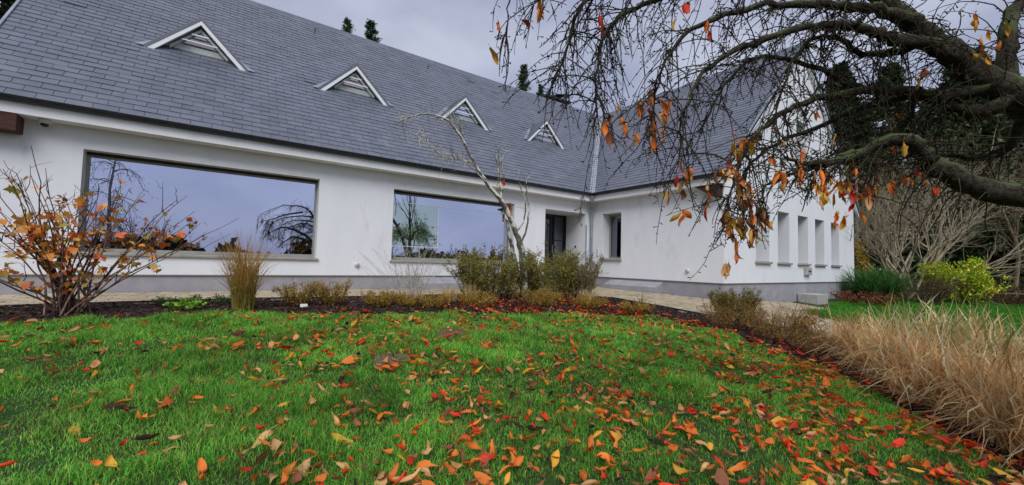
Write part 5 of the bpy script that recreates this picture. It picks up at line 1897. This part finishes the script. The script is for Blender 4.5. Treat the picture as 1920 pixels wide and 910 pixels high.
twigs = []
for bi, P in enumerate(boughs):
    vis = bi < n_vis
    seg = np.linalg.norm(np.diff(P, axis=0), axis=1)
    L = seg.sum()
    cnt = int(L * (46 if vis else 26))
    if bi == 0: cnt = int(cnt * .6)
    if bi in (12, 13): cnt = int(cnt * .35)
    for _ in range(cnt):
        f = r.uniform(.22 if bi in (0, 1) else .1, 1) * (len(P) - 1)
        i = min(int(f), len(P) - 2)
        p = P[i] + (P[i + 1] - P[i]) * (f - i)
        tg = unit(P[i + 1] - P[i])
        d = tg * r.uniform(.2, 1.0) + r.normal(0, .55, 3)
        Lt = r.uniform(.12, .52) * (.7 if bi in (12, 13) else 1)
        Q = droop_twig(p, d, Lt, r.uniform(.0024, .0045), int(Lt * (20 if vis else 6)), grav=r.uniform(.05, .38))
        if Q is None: continue
        twigs.append(Q)
        if r.random() < .55 and len(Q) > 3:
            j = int(r.integers(1, len(Q) - 1))
            Q2 = droop_twig(Q[j], unit(Q[j + 1] - Q[j]) + r.normal(0, .6, 3), Lt * r.uniform(.3, .7), .0026, int(Lt * 9), 5, r.uniform(.1, .4))
            if Q2 is not None: twigs.append(Q2)
tb.build('twigs', M['cherry_twig'], cherry, kind='stuff')
print('twigs', len(twigs))

CL = [(930, 42, 1), (928, 66, 1), (1000, 8, 2), (1018, 22, 2), (1042, 4, 1), (1155, 236, 5), (1163, 222, 3), (1198, 212, 4), (1222, 190, 8), (1232, 208, 5), (1216, 236, 6), (1242, 240, 2), (1260, 312, 2), (1282, 368, 8), (1300, 352, 4),
      (1318, 322, 4), (1352, 292, 5), (1366, 276, 4), (1384, 256, 5), (1362, 318, 6), (1400, 345, 8), (1424, 402, 14), (1384, 424, 12), (1396, 452, 6), (1372, 502, 3), (1432, 432, 9), (1404, 380, 8), (1376, 392, 6),
      (1500, 292, 3), (1478, 258, 4), (1440, 252, 4), (1540, 326, 8), (1556, 352, 10), (1566, 378, 8), (1580, 404, 5), (1578, 344, 6), (1602, 362, 8), (1608, 392, 5), (1628, 346, 5), (1640, 372, 4), (1692, 266, 3), (1736, 272, 3),
      (1742, 346, 4), (1690, 348, 4), (1712, 340, 3), (1842, 54, 9), (1868, 40, 6), (1830, 66, 3), (1726, 124, 2), (1280, 18, 3), (1334, 42, 3), (1146, 34, 2), (1545, 230, 3), (1706, 204, 1), (1512, 314, 5), (1590, 310, 4), (1660, 300, 3), (1470, 320, 4), (1450, 300, 3)]
tw_pts = np.concatenate([q_[1:] for q_ in twigs])
tpx, tpy, tpz = project(tw_pts)
inv = wmat(cherry).inverted()
nleaf = 0
for px, py, n_ in CL:
    dd = np.where(tpz > .5, np.hypot(tpx - px, tpy - py), 1e9)
    near = np.argsort(dd)[:60]
    for k in range(n_):
        j = int(near[int(r.integers(0, 50))])
        p = tw_pts[j] if dd[j] < 42 else at(px + r.normal(0, 10), py + r.normal(0, 14), 2.35)
        ck = r.choice(['orange', 'orange', 'yellow', 'red', 'tan', 'brown', 'orange', 'yellow'])
        if 1370 < px < 1440 and py > 370: ck = r.choice(['brown', 'yellow', 'tan', 'orange', 'brown'])
        if px > 1820 and py < 80: ck = r.choice(['yellow', 'yellow', 'orange'])
        o = bpy.data.objects.new('leaf', BASE_MESH[ck, int(r.integers(12))])
        COL.objects.link(o)
        o.parent = cherry
        o.matrix_parent_inverse = inv
        sz = r.uniform(.07, .105)
        o.matrix_basis = (Matrix.Translation(p + np.array([0, 0, -sz * .45])) @ Matrix.Rotation(r.uniform(0, 6.28), 4, 'Z') @ Matrix.Rotation(1.57 + r.normal(0, .35), 4, 'Y') @
                          Matrix.Rotation(r.uniform(0, 6.28), 4, 'X') @ Matrix.Scale(sz, 4))
        nleaf += 1
print('cherry leaves', nleaf)
